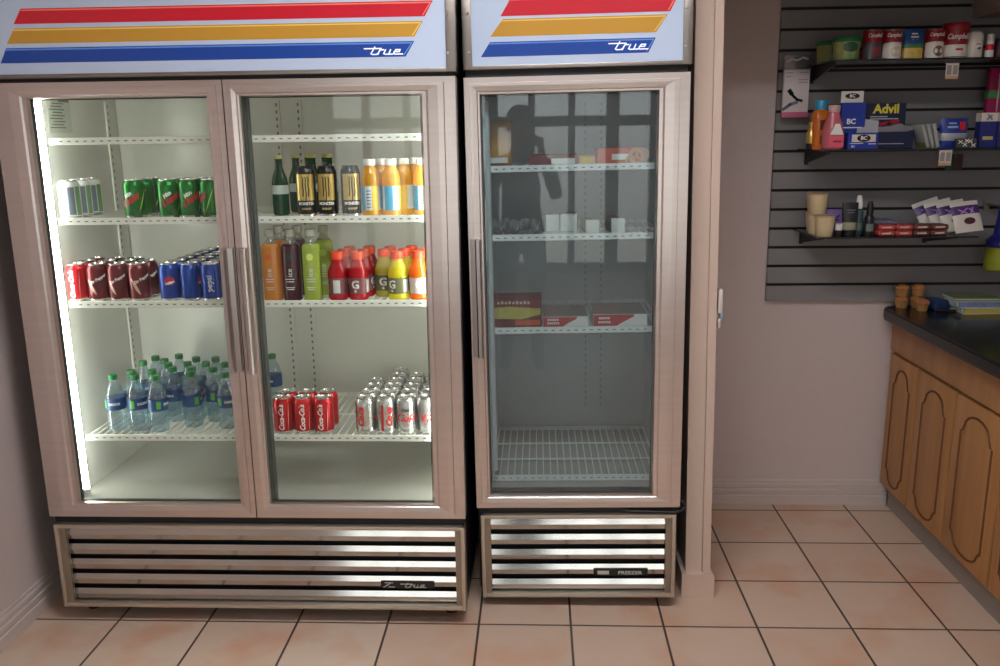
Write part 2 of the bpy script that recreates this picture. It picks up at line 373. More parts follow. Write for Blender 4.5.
def door(root, x0, x1, z0, z1, gx0, gx1, gz0, gz1, hinge, glass, handle, hw):
    # moulded frame: outer flat, raised ridge, inner bevel down to the glass
    b = B()
    def loop(d0, y0): return None
    steps = [(0.0, 0.045), (0.0, 0.004), (0.004, 0.0), (0.32, 0.0), (0.34, -0.006), (0.50, -0.006), (0.78, -0.0036), (0.84, -0.0006), (0.95, 0.0), (1.0, 0.011), (1.0, 0.024), (0.8, 0.045)]
    rings = []
    for f, y in steps:
        xa, xb = x0+(gx0-x0)*f, x1+(gx1-x1)*f; za, zb = z0+(gz0-z0)*f, z1+(gz1-z1)*f
        rings.append([b.bm.verts.new((p[0], y, p[1])) for p in ((xa, za), (xb, za), (xb, zb), (xa, zb))])
    for r, q in zip(rings[:-1], rings[1:]):
        for i in range(4): b.bm.faces.new((r[i], r[(i+1) % 4], q[(i+1) % 4], q[i]))
    r, q = rings[-1], rings[0]
    for i in range(4): b.bm.faces.new((r[i], r[(i+1) % 4], q[(i+1) % 4], q[i]))
    d = b.build('door', STEEL, root, smooth=False)
    B().box(gx0, gx1, 0.014, 0.019, gz0, gz1).build('glass_pane', glass, d, smooth=False)
    g = B(); t = 0.0035
    g.box(gx0, gx0+t, 0.0125, 0.024, gz0, gz1); g.box(gx1-t, gx1, 0.0195, 0.024, gz0+t, gz1-t); g.box(gx0+t, gx1, 0.0125, 0.024, gz0, gz0+t); g.box(gx0+t, gx1-t, 0.0195, 0.024, gz1-t, gz1)
    g.build('gasket', GASKET, d)
    ha, hb, hz0, hz1 = handle
    h = B()      # channel shaped pull: a plate folded back along the door edge
    sgn = 1 if hinge == 'left' else -1
    xe, xi = (hb, ha) if hinge == 'left' else (ha, hb)
    poly = [(xi, -0.004), (xi, -0.030), (xi+sgn*0.004, -0.036), (xi+sgn*0.014, -0.036), (xi+sgn*0.018, -0.030), (xi+sgn*0.018, -0.014), (xe, -0.012), (xe, -0.004)]
    h.prism(poly, hz0, hz1, 'z')
    h.build('handle', M('handle_steel', (184, 176, 172), 0.28, 0.9), d, smooth=False)
    return d
def wire_shelf(root, x0, x1, y0, y1, z, wires, lipmat=WIRE, cross=3):
    b = B(); n = int(round((x1-x0)/0.0254))
    for i in range(1, n):
        x = x0+(x1-x0)*i/n; b.box(x-0.0018, x+0.0018, y0, y1, z-0.0045, z-0.001)
    for k in range(cross):
        y = y0+0.015+(y1-y0-0.03)*k/max(cross-1, 1); b.box(x0, x1, y-0.003, y+0.003, z-0.010, z-0.0045)
    b.box(x0, x0+0.005, y0, y1, z-0.010, z-0.001); b.box(x1-0.005, x1, y0, y1, z-0.010, z-0.001); b.box(x0, x1, y1-0.006, y1, z-0.010, z+0.0)
    s = b.build('wire_shelf', wires, root, smooth=False)
    l = B(); h = 0.0045          # price channel: two rails with wire ends between them
    l.box(x0, x1, y0-0.006, y0, z-0.016, z+0.005, 0, 0.001, 1)
    for i in range(n):
        x = x0+(x1-x0)*(i+0.5)/n; l.box(x-0.005, x+0.005, y0-0.0066, y0-0.005, z-0.0072, z-0.0038, 1)
    l.build('front_lip', [lipmat, M('slot_shadow', (120, 124, 116), 0.7)], s, smooth=False)
    return s
def standard(root, x, y, z0, z1, side, mat, slot=(112, 114, 108)):
    # slotted shelf upright: strip with dark slots, on a back wall (side=0) or a left wall (side=1)
    b = B(); w = 0.012
    if side == 0: b.box(x-w, x+w, y-0.006, y, z0, z1, 0)
    else: b.box(x, x+0.006, y-w, y+w, z0, z1, 0)
    z = z0+0.02
    while z < z1-0.02:
        if side == 0: b.box(x-0.003, x+0.003, y-0.0066, y-0.005, z, z+0.011, 1)
        else: b.box(x+0.005, x+0.0066, y-0.003, y+0.003, z, z+0.011, 1)
        z += 0.0254
    return b.build('shelf_standard', [mat, M('slot_dark_%d' % slot[0], slot, 0.7)], root, smooth=False)
def louver(root, x0, x1, z0, z1, plate):
    b = B(); t = 0.013
    b.box(x0, x0+t, -0.004, 0.05, z0, z1, 0, 0.003); b.box(x1-t, x1, -0.004, 0.05, z0, z1, 0, 0.003); b.box(x0, x1, -0.003, 0.05, z0, z0+t, 0, 0.003); b.box(x0, x1, -0.003, 0.05, z1-t, z1, 0, 0.003)
    g = b.build('louver_grille', CHAMP, root)
    for xa in (x0+t, x1-t-0.019): B().box(xa, xa+0.019, 0.006, 0.02, z0+t, z1-t).build('side_bracket', M('bracket_metal', (156, 142, 126), 0.45, 0.7), g)
    B().box(x0+t, x1-t, 0.07, 0.075, z0, z1).build('gap_backing', M('gap_brown', (66, 56, 48), 0.7), g)  # brown sheet added behind the slats, colouring in the shade of the gaps
    n = 5; za, zb = z0+t, z1-t; p = (zb-za)/n
    for i in range(n):
        zt = za+p*(i+1)-0.012
        s = B(); prof = [(0.024, zt), (0.0175, zt-0.0175), (0.0215, zt-0.0360), (0.040, zt-0.034), (0.040, zt-0.032), (0.0235, zt-0.0335), (0.0195, zt-0.0175), (0.0255, zt)]
        s.prism(prof, x0+t+0.018, x1-t-0.018, 'x'); s.build('louver_slat', SLAT, g, smooth=False)
    if plate: plate(g)
    return g
def cabinet(root, x0, x1, z0, z1, yb, ix0, ix1, iz0, iz1, iyb, liner):
    # hollow shell with a white liner, open at the front
    b = B()
    b.box(x0, ix0, 0.05, yb, z0, z1); b.box(ix1, x1, 0.05, yb, z0, z1); b.box(ix0, ix1, iyb, yb, z0, z1); b.box(ix0, ix1, 0.05, iyb, iz1, z1); b.box(ix0, ix1, 0.05, iyb, z0, iz0)
    c = b.build('cabinet_body', BLACKB, root, smooth=False)
    b = B(); t = 0.003
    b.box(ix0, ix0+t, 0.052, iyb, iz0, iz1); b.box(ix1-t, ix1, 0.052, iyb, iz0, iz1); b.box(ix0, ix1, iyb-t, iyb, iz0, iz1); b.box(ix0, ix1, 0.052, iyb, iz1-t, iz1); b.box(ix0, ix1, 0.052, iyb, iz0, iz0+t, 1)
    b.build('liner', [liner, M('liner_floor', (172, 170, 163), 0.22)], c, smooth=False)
    return c
# ---- wide two door cooler
cooler = thing('display_cooler', 'wide two-door glass front drinks cooler with lit shelves and striped sign', 'cooler')
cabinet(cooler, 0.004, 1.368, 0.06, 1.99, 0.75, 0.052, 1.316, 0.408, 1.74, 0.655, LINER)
for x in (0.06, 1.31):
    for y in (0.10, 0.68): B().lathe([(0.025, 0), (0.025, 0.012), (0.012, 0.016), (0.012, 0.06)], 12, c=(x, y, 0)).build('levelling_foot', BLACKB, cooler)
B().box(0.655, 0.742, 0.052, 0.085, 0.408, 1.74, 0, 0.004).build('centre_mullion', GASKET, cooler)
header(cooler, 0.0, 1.375, 1.763, 2.03, None,
       [(0.094, 0.120, 1.313, 1.289, 1.915, 1.957), (0.066, 0.093, 1.283, 1.258, 1.861, 1.903), (0.040, 0.062, 1.257, 1.231, 1.807, 1.849)], (1.110, 1.814, 0.112, 0.020, 0.0035))
door(cooler, 0.0, 0.690, 0.381, 1.7515, 0.108, 0.640, 0.432, 1.705, 'left', GLASS, (0.652, 0.686, 0.875, 1.262), 0)
door(cooler, 0.693, 1.372, 0.381, 1.7515, 0.741, 1.269, 0.432, 1.703, 'right', GLASS, (0.697, 0.731, 0.872, 1.262), 0)
for za, zc in ((1.752, 1.764), (0.352, 0.381)): B().box(0.006, 1.366, 0.02, 0.05, za, zc).build('seal_strip', BLACKB, cooler)
for x in (0.084, 1.288):
    b = B(); b.rod((x, 0.085, 0.44), (x, 0.085, 1.72), 0.013, 14); b.build('light_tube', TUBE, cooler)
    for z in (0.425, 1.715): B().rod((x, 0.085, z), (x, 0.085, z+0.02), 0.016, 12).build('lamp_holder', WHITE, cooler)
SZ = [1.588, 1.342, 1.076, 0.626]
for z in SZ:
    wire_shelf(cooler, 0.102, 0.690, 0.100, 0.60, z, WIRE); wire_shelf(cooler, 0.712, 1.300, 0.100, 0.60, z, WIRE)
standard(cooler, 0.055, 0.575, 0.46, 1.72, 1, LINER)
standard(cooler, 0.055, 0.14, 0.46, 1.72, 1, LINER)
for x in (0.655, 0.735): standard(cooler, x, 0.652, 0.46, 1.72, 0, LINER)
b = B(); b.box(0.055, 0.0555, 0.19, 0.33, 1.61, 1.72, 0)
for i in range(9): b.box(0.0555, 0.0558, 0.20+0.01*(i % 3), 0.29-0.012*(i % 2), 1.625+i*0.0095, 1.629+i*0.0095, 1)
b.box(0.0555, 0.0558, 0.26, 0.325, 1.708, 1.717, 1)
b.build('spec_sticker', [M('sticker_paper', (190, 194, 184), 0.6), M('sticker_print', (120, 124, 116), 0.7)], cooler, smooth=False)
def plate_cooler(g):
    b = B(); b.box(1.085, 1.262, 0.011, 0.0165, 0.126, 0.152, 0, 0.001)
    logo(b, 1.150, 0.131, 0.085, 0.015, 0.003, 0.0105, 1)
    b.strokes([[(1.095, 0.131), (1.118, 0.146)], [(1.100, 0.147), (1.125, 0.147)], [(1.112, 0.132), (1.130, 0.132)]], 0.003, FRONT(0, 0.0105, 0), 0.0008, 1)
    b.build('nameplate', [M('plate_black', (24, 24, 22), 0.4), M('plate_print', (196, 196, 184), 0.4)], g)
louver(cooler, 0.010, 1.368, 0.055, 0.352, plate_cooler)

# ---- single door freezer, standing a little askew like in the photo
FA = -0.0104; FO = Vector((1.4034, 0.1183, 0.047))
freezer = thing('display_freezer', 'narrow single-door glass front freezer standing between cooler and wall end', 'freezer', FO)
freezer.rotation_euler = (0, FA, 0)
FM = Matrix.Translation(FO) @ Matrix.Rotation(FA, 4, 'Y')
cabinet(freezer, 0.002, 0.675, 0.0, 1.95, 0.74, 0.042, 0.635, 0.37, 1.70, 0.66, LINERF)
for x in (0.05, 0.63):
    for y in (0.10, 0.66): B().lathe([(0.025, -0.047), (0.025, -0.035), (0.012, -0.03), (0.012, 0.0)], 12, c=(x, y, -0.0003+0.0104*(-x))).build('levelling_foot', BLACKB, freezer)
def L2(x, z): return x-1.4034+(z-0.047)*0.0104*1.0, z-0.047-(x-1.4034)*0.0104
def bar(bl, tl, tr, br, zb, zt):
    o = 0.0195
    return (bl-1.4034+o-0.001, tl-1.4034+o, tr-1.4034+o, br-1.4034+o-0.001, zb-0.0515, zt-0.0515)
header(freezer, 0.0, 0.680, 1.728, 1.985, None,
       [bar(1.500, 1.530, 2.022, 1.998, 1.930, 1.980), bar(1.468, 1.506, 1.990, 1.958, 1.873, 1.922), bar(1.439, 1.466, 1.956, 1.936, 1.816, 1.858)],
       (1.815-1.4034+0.0195, 1.775, 0.118, 0.022, 0.0035))
door(freezer, 0.0, 0.677, 0.3188, 1.7065, 0.049, 0.581, 0.366, 1.655, 'right', GLASSF, (0.006, 0.040, 0.845, 1.222), 0)
for za, zc in ((1.7065, 1.730), (0.2923, 0.3188)): B().box(0.006, 0.671, 0.02, 0.05, za, zc).build('seal_strip', BLACKB, freezer)
FZ = [1.437, 1.218, 0.911, 0.392]
WIREF = M('grey_wire', (234, 243, 243), 0.4)
for z in FZ[:3]: wire_shelf(freezer, 0.05, 0.628, 0.10, 0.60, z, WIREF, WIREF)
wire_shelf(freezer, 0.05, 0.628, 0.10, 0.62, FZ[3], WIREF, WIREF, 4)
for x in (0.40, 0.46): standard(freezer, x, 0.655, 0.45, 1.66, 0, LINERF, (158, 164, 166))
b = B(); b.rod((0.06, 0.085, 0.42), (0.06, 0.085, 1.64), 0.011, 12); b.build('light_tube', M('unlit_tube', (205, 214, 218), 0.3), freezer)
def plate_freezer(g):
    b = B(); b.box(0.392, 0.575, 0.011, 0.0165, 0.064, 0.090, 0, 0.001)
    b.box(0.405, 0.444, 0.0103, 0.011, 0.069, 0.082, 1); b.text('FREEZER', 0.017, FRONT(0.515, 0.0103, 0.0745), bold=0.0004, mi=1, xs=1.25)
    b.build('nameplate', [M('plate_black', (24, 24, 22), 0.4), M('plate_print', (196, 196, 184), 0.4)], g)
louver(freezer, 0.012, 0.665, -0.0104, 0.2923, plate_freezer)
b = B(); b.tube([(0.50, 0.010, 0.302), (0.60, 0.006, 0.300), (0.66, 0.002, 0.300), (0.685, 0.004, 0.306), (0.694, 0.010, 0.318), (0.690, 0.016, 0.330), (0.676, 0.022, 0.336)], 0.0045, 8)
b.build('black_cable', BLACKB, freezer)  # black cable looping out below the door
def FP(x, y, z): return FM @ Vector((x, y, z))

# ------------------------------------------------------------------ drinks: builders
CAN_R, CAN_H = 0.0331, 0.122
def can_shell(root, paint, r=CAN_R, h=CAN_H, neck=None, lidm=None):
    b = B()
    b.lathe([(r-0.008, 0), (r-0.003, 0.003), (r, 0.010), (r, h-0.020), (r-0.0012, h-0.014), (r-0.0065, h-0.004)], 28, mis=[1, 1, 0, 0, 0])
    b.build('can_body', [paint, SILVER], root)
    b = B(); q = r-0.0065
    b.lathe([(q, h-0.0042), (q+0.0012, h-0.0025), (q+0.0012, h), (q-0.001, h), (q-0.0022, h-0.003), (0.001, h-0.003)], 28)
    b.box(-0.006, 0.006, -0.014, 0.006, h-0.0028, h-0.0014, 0, 0.0006, 1); b.lathe([(0.003, h-0.003), (0.003, h-0.0005), (0.001, h-0.0003)], 10)
    b.build('can_lid', lidm or SILVER, root)
RED = M('cola_red', (196, 22, 34), 0.28, 0.35); MAROON = M('maroon_paint', (104, 18, 30), 0.28, 0.35); BLUE = M('cola_blue', (20, 66, 158), 0.28, 0.4)
GRN = M('can_green', (28, 128, 52), 0.26, 0.5); SILV = M('can_silver', (206, 208, 208), 0.26, 0.85); WHT = M('can_white', (226, 230, 226), 0.3, 0.3)
BLK = M('can_black', (24, 23, 22), 0.3, 0.3); GOLD = M('can_gold', (206, 178, 104), 0.3, 0.6)
PW = M('print_white', (240, 240, 238), 0.4); PR = M('print_red', (204, 24, 36), 0.4); PK = M('print_black', (24, 24, 26), 0.4)
PG = M('print_green', (20, 84, 36), 0.4); PB = M('print_blue', (28, 60, 140), 0.4); PGREY = M('print_grey', (120, 132, 148), 0.4); PLIME = M('print_lime', (170, 200, 70), 0.4)

def vtext(root, name, txt, size, mat, ang=0.0, zc=0.060, shear=0.3, bold=0.0006, xs=1.0, R=CAN_R):
    # lettering running up the can
    b = B(); b.text(txt, size, Matrix.Translation((0, 0, zc)), shear=shear, bold=bold, bend=(R, ang), xs=xs, rot=PI/2); return b.build(name, mat, root, norm=False, smooth=False)
def htext(root, name, txt, size, mat, ang=0.0, zc=0.060, shear=0.0, bold=0.0004, xs=1.0, R=CAN_R, rot=0.0):
    b = B(); b.text(txt, size, Matrix.Translation((0, 0, zc)), shear=shear, bold=bold, bend=(R, ang), xs=xs, rot=rot); return b.build(name, mat, root, norm=False, smooth=False)
def swoosh(root, name, mat, a0, a1, zf, w, R=CAN_R, n=14):
    b = B(); g = []
    for i in range(n+1):
        t = i/n; a = a0+(a1-a0)*t; z = zf(t); h = w*math.sin(PI*(0.06+0.88*t))
        g.append([b.bm.verts.new(((R+0.0005)*math.sin(a), -(R+0.0005)*math.cos(a), z+k*h)) for k in (-0.5, 0.5)])
    for i in range(n): b.bm.faces.new((g[i][0], g[i+1][0], g[i+1][1], g[i][1]))
    return b.build(name, mat, root)
def disc_on(root, name, mat, ang, zc, rad, R=CAN_R, d=0.0006, top=None):
    b = B(); n = 20; c = b.bm.verts.new(((R+d)*math.sin(ang), -(R+d)*math.cos(ang), zc)); ring = []
    for k in range(n):
        u, v = rad*math.cos(2*PI*k/n), rad*math.sin(2*PI*k/n)
        if top: v = top(u, v)
        a = ang+u/R; ring.append(b.bm.verts.new(((R+d)*math.sin(a), -(R+d)*math.cos(a), zc+v)))
    for k in range(n): b.bm.faces.new((c, ring[k], ring[(k+1) % n]))
    return b.build(name, mat, root)
CAP_PROF = lambda r, h: [(r, 0), (r, h*0.82), (r*0.93, h), (r*0.5, h)]
def bottle(root, prof, liquid, cap_mat, cap_r, cap_z, cap_h, label=None, fill=None, shell=None, sq=None, seg=26, cap_name='cap'):
    b = B(); b.lathe(prof, seg, sq=sq); b.build('bottle_body', liquid, root)
    b = B(); b.lathe([(cap_r, cap_z), (cap_r, cap_z+cap_h*0.85), (cap_r*0.92, cap_z+cap_h)], 20)
    b.build(cap_name, cap_mat, root)
    if label:
        z0, z1, R, m = label
        b = B(); b.lathe([(R, z0), (R, z1)], seg, cap=False, sq=sq); b.build('label_band', m, root)

def grid(make, name, desc, cat, group, cols, rows, z, place, y0, dy, turn=None):
    """one object per can: cols = list of x, rows = how deep each column runs"""
    first = None
    for c, x in enumerate(cols):
        for r in range(rows[c]):
            pos = (x+random.uniform(-0.0002, 0.0002) if r else x, y0+dy*r, z)
            if max(rows) == 1: lab = f'{desc}, {ORD[c]} from the left, {place}'
            elif r == 0: lab = f'{desc}, {ORD[c]} from the left in the front row, {place}'
            else: lab = f'{desc}, {ORD[c]} column, {ORD[r]} row back, {place}'
            rz = turn(c, r) if turn else random.uniform(-0.5, 0.5)
            if first is None: first = thing(name, lab, cat, pos, rz, group); make(first)
            else: dup(first, pos, rz, lab)
    return first

Z1, Z2, Z3, Z4 = [z-0.0008 for z in SZ]
# --- left door, second shelf
def mk_white(t):
    can_shell(t, WHT); B().patch(CAN_R, 0.25, 0.85, 0.014, 0.100).build('side_panel', PGREY, t); B().patch(CAN_R, 0.95, 1.5, 0.012, 0.102).build('green_panel', M('panel_green', (120, 160, 110), 0.4), t)
grid(mk_white, 'soda_can', 'pale white soda can', 'soda can', 'white cans on the second shelf', [0.116], [3], Z2, 'second shelf', 0.150, 0.069, lambda c, r: 0.1)
def mk_dew(t):
    can_shell(t, GRN)
    swoosh(t, 'leaf_band', PG, -1.2, 1.2, lambda q: 0.03+0.02*math.sin(q*6), 0.03); swoosh(t, 'lime_band', PLIME, 0.7, 1.5, lambda q: 0.02+0.07*q, 0.012)
    htext(t, 'lettering', 'Dew', 0.030, PR, 0.0, 0.058, 0.25, 0.0014, rot=0.6); htext(t, 'small_lettering', 'Mtn', 0.017, PW, -0.25, 0.074, 0.25, 0.0008, rot=0.6)
grid(mk_dew, 'soda_can', 'green soda can with red lettering', 'soda can', 'green cans on the second shelf', [0.329, 0.438, 0.5058, 0.5736], [3, 3, 3, 3], Z2, 'second shelf', 0.148, 0.068, lambda c, r: (0.0, 0.5, 0.45, -0.9)[c]+(0 if r == 0 else random.uniform(-1, 1)))
# --- left door, third shelf
def mk_cola(t):
    can_shell(t, RED); vtext(t, 'lettering', 'Coca-Cola', 0.0245, PW, 0.0, 0.057, 0.35, 0.0005, 0.84); swoosh(t, 'white_ribbon', PW, 0.62, 0.78, lambda q: 0.012+0.09*q, 0.02)
def mk_pepper(t):
    can_shell(t, MAROON); swoosh(t, 'light_flash', M('flash_pink', (214, 170, 160), 0.4), -0.75, 0.1, lambda q: 0.075-0.05*q, 0.022); swoosh(t, 'dark_flash', M('flash_dark', (70, 14, 20), 0.4), -0.2, 1.0, lambda q: 0.02+0.06*q, 0.022)
    htext(t, 'lettering', 'Dr Pepper', 0.013, PW, 0.35, 0.074, 0.2, 0.0005, rot=0.5)
grid(mk_cola, 'soda_can', 'red cola can with white script', 'soda can', 'red cola cans on the third shelf', [0.111], [3], Z3, 'third shelf', 0.148, 0.068, lambda c, r: -0.1)
grid(mk_pepper, 'soda_can', 'maroon soda can with light flash', 'soda can', 'maroon cans on the third shelf', [0.179, 0.247, 0.315], [3, 3, 2], Z3, 'third shelf', 0.148, 0.068, lambda c, r: (0.1, 0.0, 0.35)[c])
def mk_pepsi(t):
    can_shell(t, BLUE)
    disc_on(t, 'globe', PR, 0.25, 0.066, 0.0155); disc_on(t, 'globe_wave', PW, 0.25, 0.061, 0.0150, d=0.0009, top=lambda u, v: max(min(v*0.28+0.25*u, 0.009), -0.009)); disc_on(t, 'globe_foot', PB, 0.25, 0.0565, 0.0115, d=0.0008, top=lambda u, v: min(v*0.5, 0.0))
    vtext(t, 'lettering', 'pepsi', 0.026, PW, 1.9, 0.058, 0.0, 0.0004, 1.0)
grid(mk_pepsi, 'soda_can', 'blue cola can', 'soda can', 'blue cola cans on the third shelf', [0.4170, 0.4850, 0.5530], [7, 7, 7], Z3, 'third shelf', 0.147, 0.0685, lambda c, r: (0.1, 1.3, -1.75)[c] if r == 0 else random.uniform(-3, 3))
# --- bottom shelf, water
WATER = glass_mat('water_bottle', (222, 236, 242), 0.07, haze=0.10, haze_col=(214, 230, 238))
LBL = M('water_label', (24, 74, 128), 0.35); CAPG = M('cap_green', (24, 118, 58), 0.4)
def mk_water(t):
    r = 0.0315
    prof = [(0.022, 0), (0.029, 0.003), (r, 0.010)]
    for i in range(5): prof += [(r, 0.014+i*0.012), (r-0.0016, 0.019+i*0.012)]
    prof += [(r, 0.075), (r, 0.118), (r-0.001, 0.124), (r-0.004, 0.138), (0.0225, 0.152), (0.0165, 0.164), (0.0125, 0.172), (0.0125, 0.178)]
    bottle(t, prof, WATER, CAPG, 0.0145, 0.1765, 0.0165, (0.076, 0.116, r+0.0006, LBL), seg=22)
    b = B(); b.patch(r+0.0006, -0.55, -0.1, 0.083, 0.109, 0.0006).build('leaf_mark', M('leaf_green', (90, 180, 70), 0.4), t)
    htext(t, 'lettering', 'DASANI', 0.012, PW, 0.75, 0.097, R=r+0.0012, xs=0.85)
WP = [(0.180, 0.166), (0.255, 0.166), (0.330, 0.155), (0.427, 0.205), (0.552, 0.192), (0.215, 0.225), (0.287, 0.233), (0.343, 0.264), (0.408, 0.270), (0.487, 0.262), (0.199, 0.352), (0.222, 0.412), (0.263, 0.378), (0.300, 0.330), (0.366, 0.336), (0.372, 0.402), (0.433, 0.334), (0.444, 0.402), (0.505, 0.325), (0.636, 0.445), (0.290, 0.448), (0.545, 0.392)]
P2 = [list(p) for p in WP]
for _ in range(400):
    for i in range(len(P2)):
        for j in range(i):
            dx, dy = P2[i][0]-P2[j][0], P2[i][1]-P2[j][1]; d = math.hypot(dx, dy)
            if d < 0.0655:
                k = (0.0655-d)/2/max(d, 1e-4); P2[i][0] += dx*k; P2[i][1] += dy*k; P2[j][0] -= dx*k; P2[j][1] -= dy*k
    for p in P2: p[1] = max(p[1], 0.145)
P2.sort(key=lambda p: (p[0]-1.605)/(p[1]+2.561))
ORD2 = ORD+['tenth', 'eleventh', 'twelfth', 'thirteenth', 'fourteenth', 'fifteenth', 'sixteenth', 'seventeenth', 'eighteenth', 'nineteenth', 'twentieth', 'twenty-first', 'twenty-second', 'twenty-third']
first = None
for i, (x, y) in enumerate(P2):
    lab = f'clear water bottle with green cap, {ORD2[i]} from the left among the bottom shelf water'
    if i == len(P2)-1: lab = 'rightmost clear water bottle with green cap, seen through the right cooler door'
    rz = random.uniform(-1.2, 1.2)
    if first is None: first = thing('water_bottle', lab, 'water bottle', (x, y, Z4), rz, 'water bottles on the bottom shelf'); mk_water(first)
    else: dup(first, (x, y, Z4), rz, lab)
# --- right door, second shelf
def mk_energy(t):
    r, h = 0.0305, 0.157
    can_shell(t, BLK, r, h, lidm=M('lid_black', (50, 50, 50), 0.35, 0.7)); B().patch(r, -0.95, 0.95, 0.052, h-0.024).build('gold_panel', GOLD, t)
    b = B()
    for k, (x, lo) in enumerate(((-0.008, 0.064), (0.0, 0.050), (0.008, 0.064))):
        pts = [(x-0.002, h-0.032), (x+0.002, h-0.036), (x+0.0006, h-0.06), (x+0.002, lo+0.02), (x, lo)]
        for (xa, za), (xb, zb) in zip(pts[:-1], pts[1:]):
            for q in (0,):
                w = 0.0036; v = []
                for xx, zz, s_ in ((xa, za, -1), (xa, za, 1), (xb, zb, 1), (xb, zb, -1)):
                    a = (xx+s_*w/2)/r; v.append(b.bm.verts.new(((r+0.001)*math.sin(a), -(r+0.001)*math.cos(a), zz)))
                b.bm.faces.new(v)
    b.build('claw_mark', PK, t)
    htext(t, 'lettering', 'MONSTER', 0.0125, PW, 0.0, 0.042, R=r, xs=0.9); htext(t, 'small_lettering', 'ENERGY', 0.008, M('print_gold', (196, 176, 110), 0.4), 0.0, 0.026, R=r)
grid(mk_energy, 'energy_drink_can', 'tall black and gold energy drink can', 'energy drink', 'energy drink cans on the second shelf', [0.881, 0.948, 1.022], [1, 1, 1], Z2, 'second shelf', 0.148, 0.06, lambda c, r: (0.15, 0.05, 0.3)[c])
GRB = juice_mat('green_glass', (26, 92, 58), 0.08, 0.5)
def mk_green(t):
    r = 0.026
    bottle(t, [(r-0.004, 0), (r, 0.005), (r, 0.100), (r-0.003, 0.118), (0.0125, 0.148), (0.0110, 0.172), (0.0125, 0.176), (0.0125, 0.180)], GRB, M('cap_yellow', (206, 200, 130), 0.45), 0.0135, 0.1785, 0.012, (0.068, 0.096, r+0.0005, M('pale_label', (205, 218, 206), 0.5)), seg=20)
first = None
for i, (x, y, lab) in enumerate([(0.778, 0.215, 'green bottle with pale label left of the energy drink cans'), (0.800, 0.335, 'green bottle with yellow cap, leftmost of those behind the energy drink cans'), (0.857, 0.330, 'green bottle with yellow cap, second behind the energy drink cans'), (0.912, 0.334, 'green bottle with yellow cap, rightmost behind the energy drink cans'), (0.828, 0.392, 'green bottle, back left one behind the energy drink cans'), (0.886, 0.392, 'green bottle, back right one behind the energy drink cans')]):
    if first is None: first = thing('green_bottle', lab, 'bottle', (x, y, Z2), 0, 'green bottles behind the energy drinks'); mk_green(first)
    else: dup(first, (x, y, Z2), 0.4*i, lab)
ORJ = juice_mat('orange_water', (252, 198, 70), 0.1, 0.55)
def mk_vitamin(t):
    r = 0.0290
    prof = [(r-0.005, 0), (r, 0.005), (r, 0.016), (r-0.002, 0.019), (r-0.002, 0.094), (r, 0.097), (r, 0.115), (r-0.003, 0.130), (r-0.009, 0.146), (0.0165, 0.152), (0.0165, 0.158)]
    bottle(t, prof, ORJ, PW, 0.0185, 0.157, 0.019, None, seg=24)
    b = B(); b.lathe([(r-0.0012, 0.0195), (r-0.0012, 0.0935)], 24, cap=False); b.build('label_band', M('label_pale', (222, 230, 236), 0.4), t)
    B().patch(r-0.0012, -0.9, 0.1, 0.0195, 0.0935).build('blue_panel', M('label_blue', (70, 176, 222), 0.4), t); B().patch(r-0.0012, 0.9, 1.7, 0.0195, 0.0935).build('yellow_panel', M('label_yellow', (240, 196, 70), 0.4), t)
    b = B()
    for k in range(6): b.patch(r-0.0012, 0.25, 0.75, 0.028+k*0.010, 0.031+k*0.010, 0.0006)
    b.build('print_lines', PGREY, t)
first = None
for x, y, rz, lab in [(1.085, 0.148, -0.6, 'orange drink bottle with white cap beside the rightmost energy drink can'), (1.107, 0.208, 0.3, 'orange drink bottle, second row back, behind the one beside the energy drinks'), (1.150, 0.148, 0.2, 'orange drink bottle with blue label panel, middle of the front row'), (1.181, 0.205, -1.2, 'orange drink bottle behind and right of the blue panelled middle bottle'), (1.212, 0.265, 0.5, 'orange drink bottle standing deepest, its cap between its neighbours'), (1.248, 0.148, -0.5, 'orange drink bottle with white cap at the right end of the second shelf')]:
    if first is None: first = thing('drink_bottle', lab, 'drink bottle', (x, y, Z2), rz, 'orange drink bottles on the second shelf'); mk_vitamin(first)
    else: dup(first, (x, y, Z2), rz, lab)
# --- right door, third shelf
CLEARCAP = juice_mat('clear_cap', (212, 214, 200), 0.15, 0.5); NECK = glass_mat('clear_neck', (236, 238, 228), 0.06, haze=0.25)
def mk_spark(liq, fruit):
    def f(t):
        r = 0.0275
        b = B(); b.lathe([(r-0.004, 0), (r, 0.004), (r, 0.170), (r-0.001, 0.176), (r-0.006, 0.183)], 24, sq=4); b.build('bottle_body', liq, t)
        b = B(); b.lathe([(r-0.006, 0.183), (0.016, 0.193), (0.0125, 0.200), (0.0125, 0.207)], 24); b.build('bottle_neck', NECK, t)
        b = B(); b.lathe([(0.0165, 0.2065), (0.0165, 0.224), (0.0155, 0.228)], 20); b.build('cap', CLEARCAP, t)
        w = FRONT(0, -r-0.0006, 0)
        b = B(); c = [(0.011*math.cos(a*PI/8), 0.142+0.011*math.sin(a*PI/8)) for a in range(16)]; b.prism(c, -r-0.0012, -r-0.0004, 'y'); b.build('fruit_mark', fruit, t, smooth=False)
        b = B(); b.text('ice', 0.024, w @ Matrix.Translation((0, 0.092, 0)), rot=PI/2); b.strokes([[(-0.013, 0.072), (0.013, 0.072)], [(-0.011, 0.064), (0.011, 0.064)], [(-0.013, 0.045), (0.013, 0.045)], [(-0.010, 0.039), (0.010, 0.039)]], 0.0022, w)
        b.build('lettering', PW, t, smooth=False)
    return f
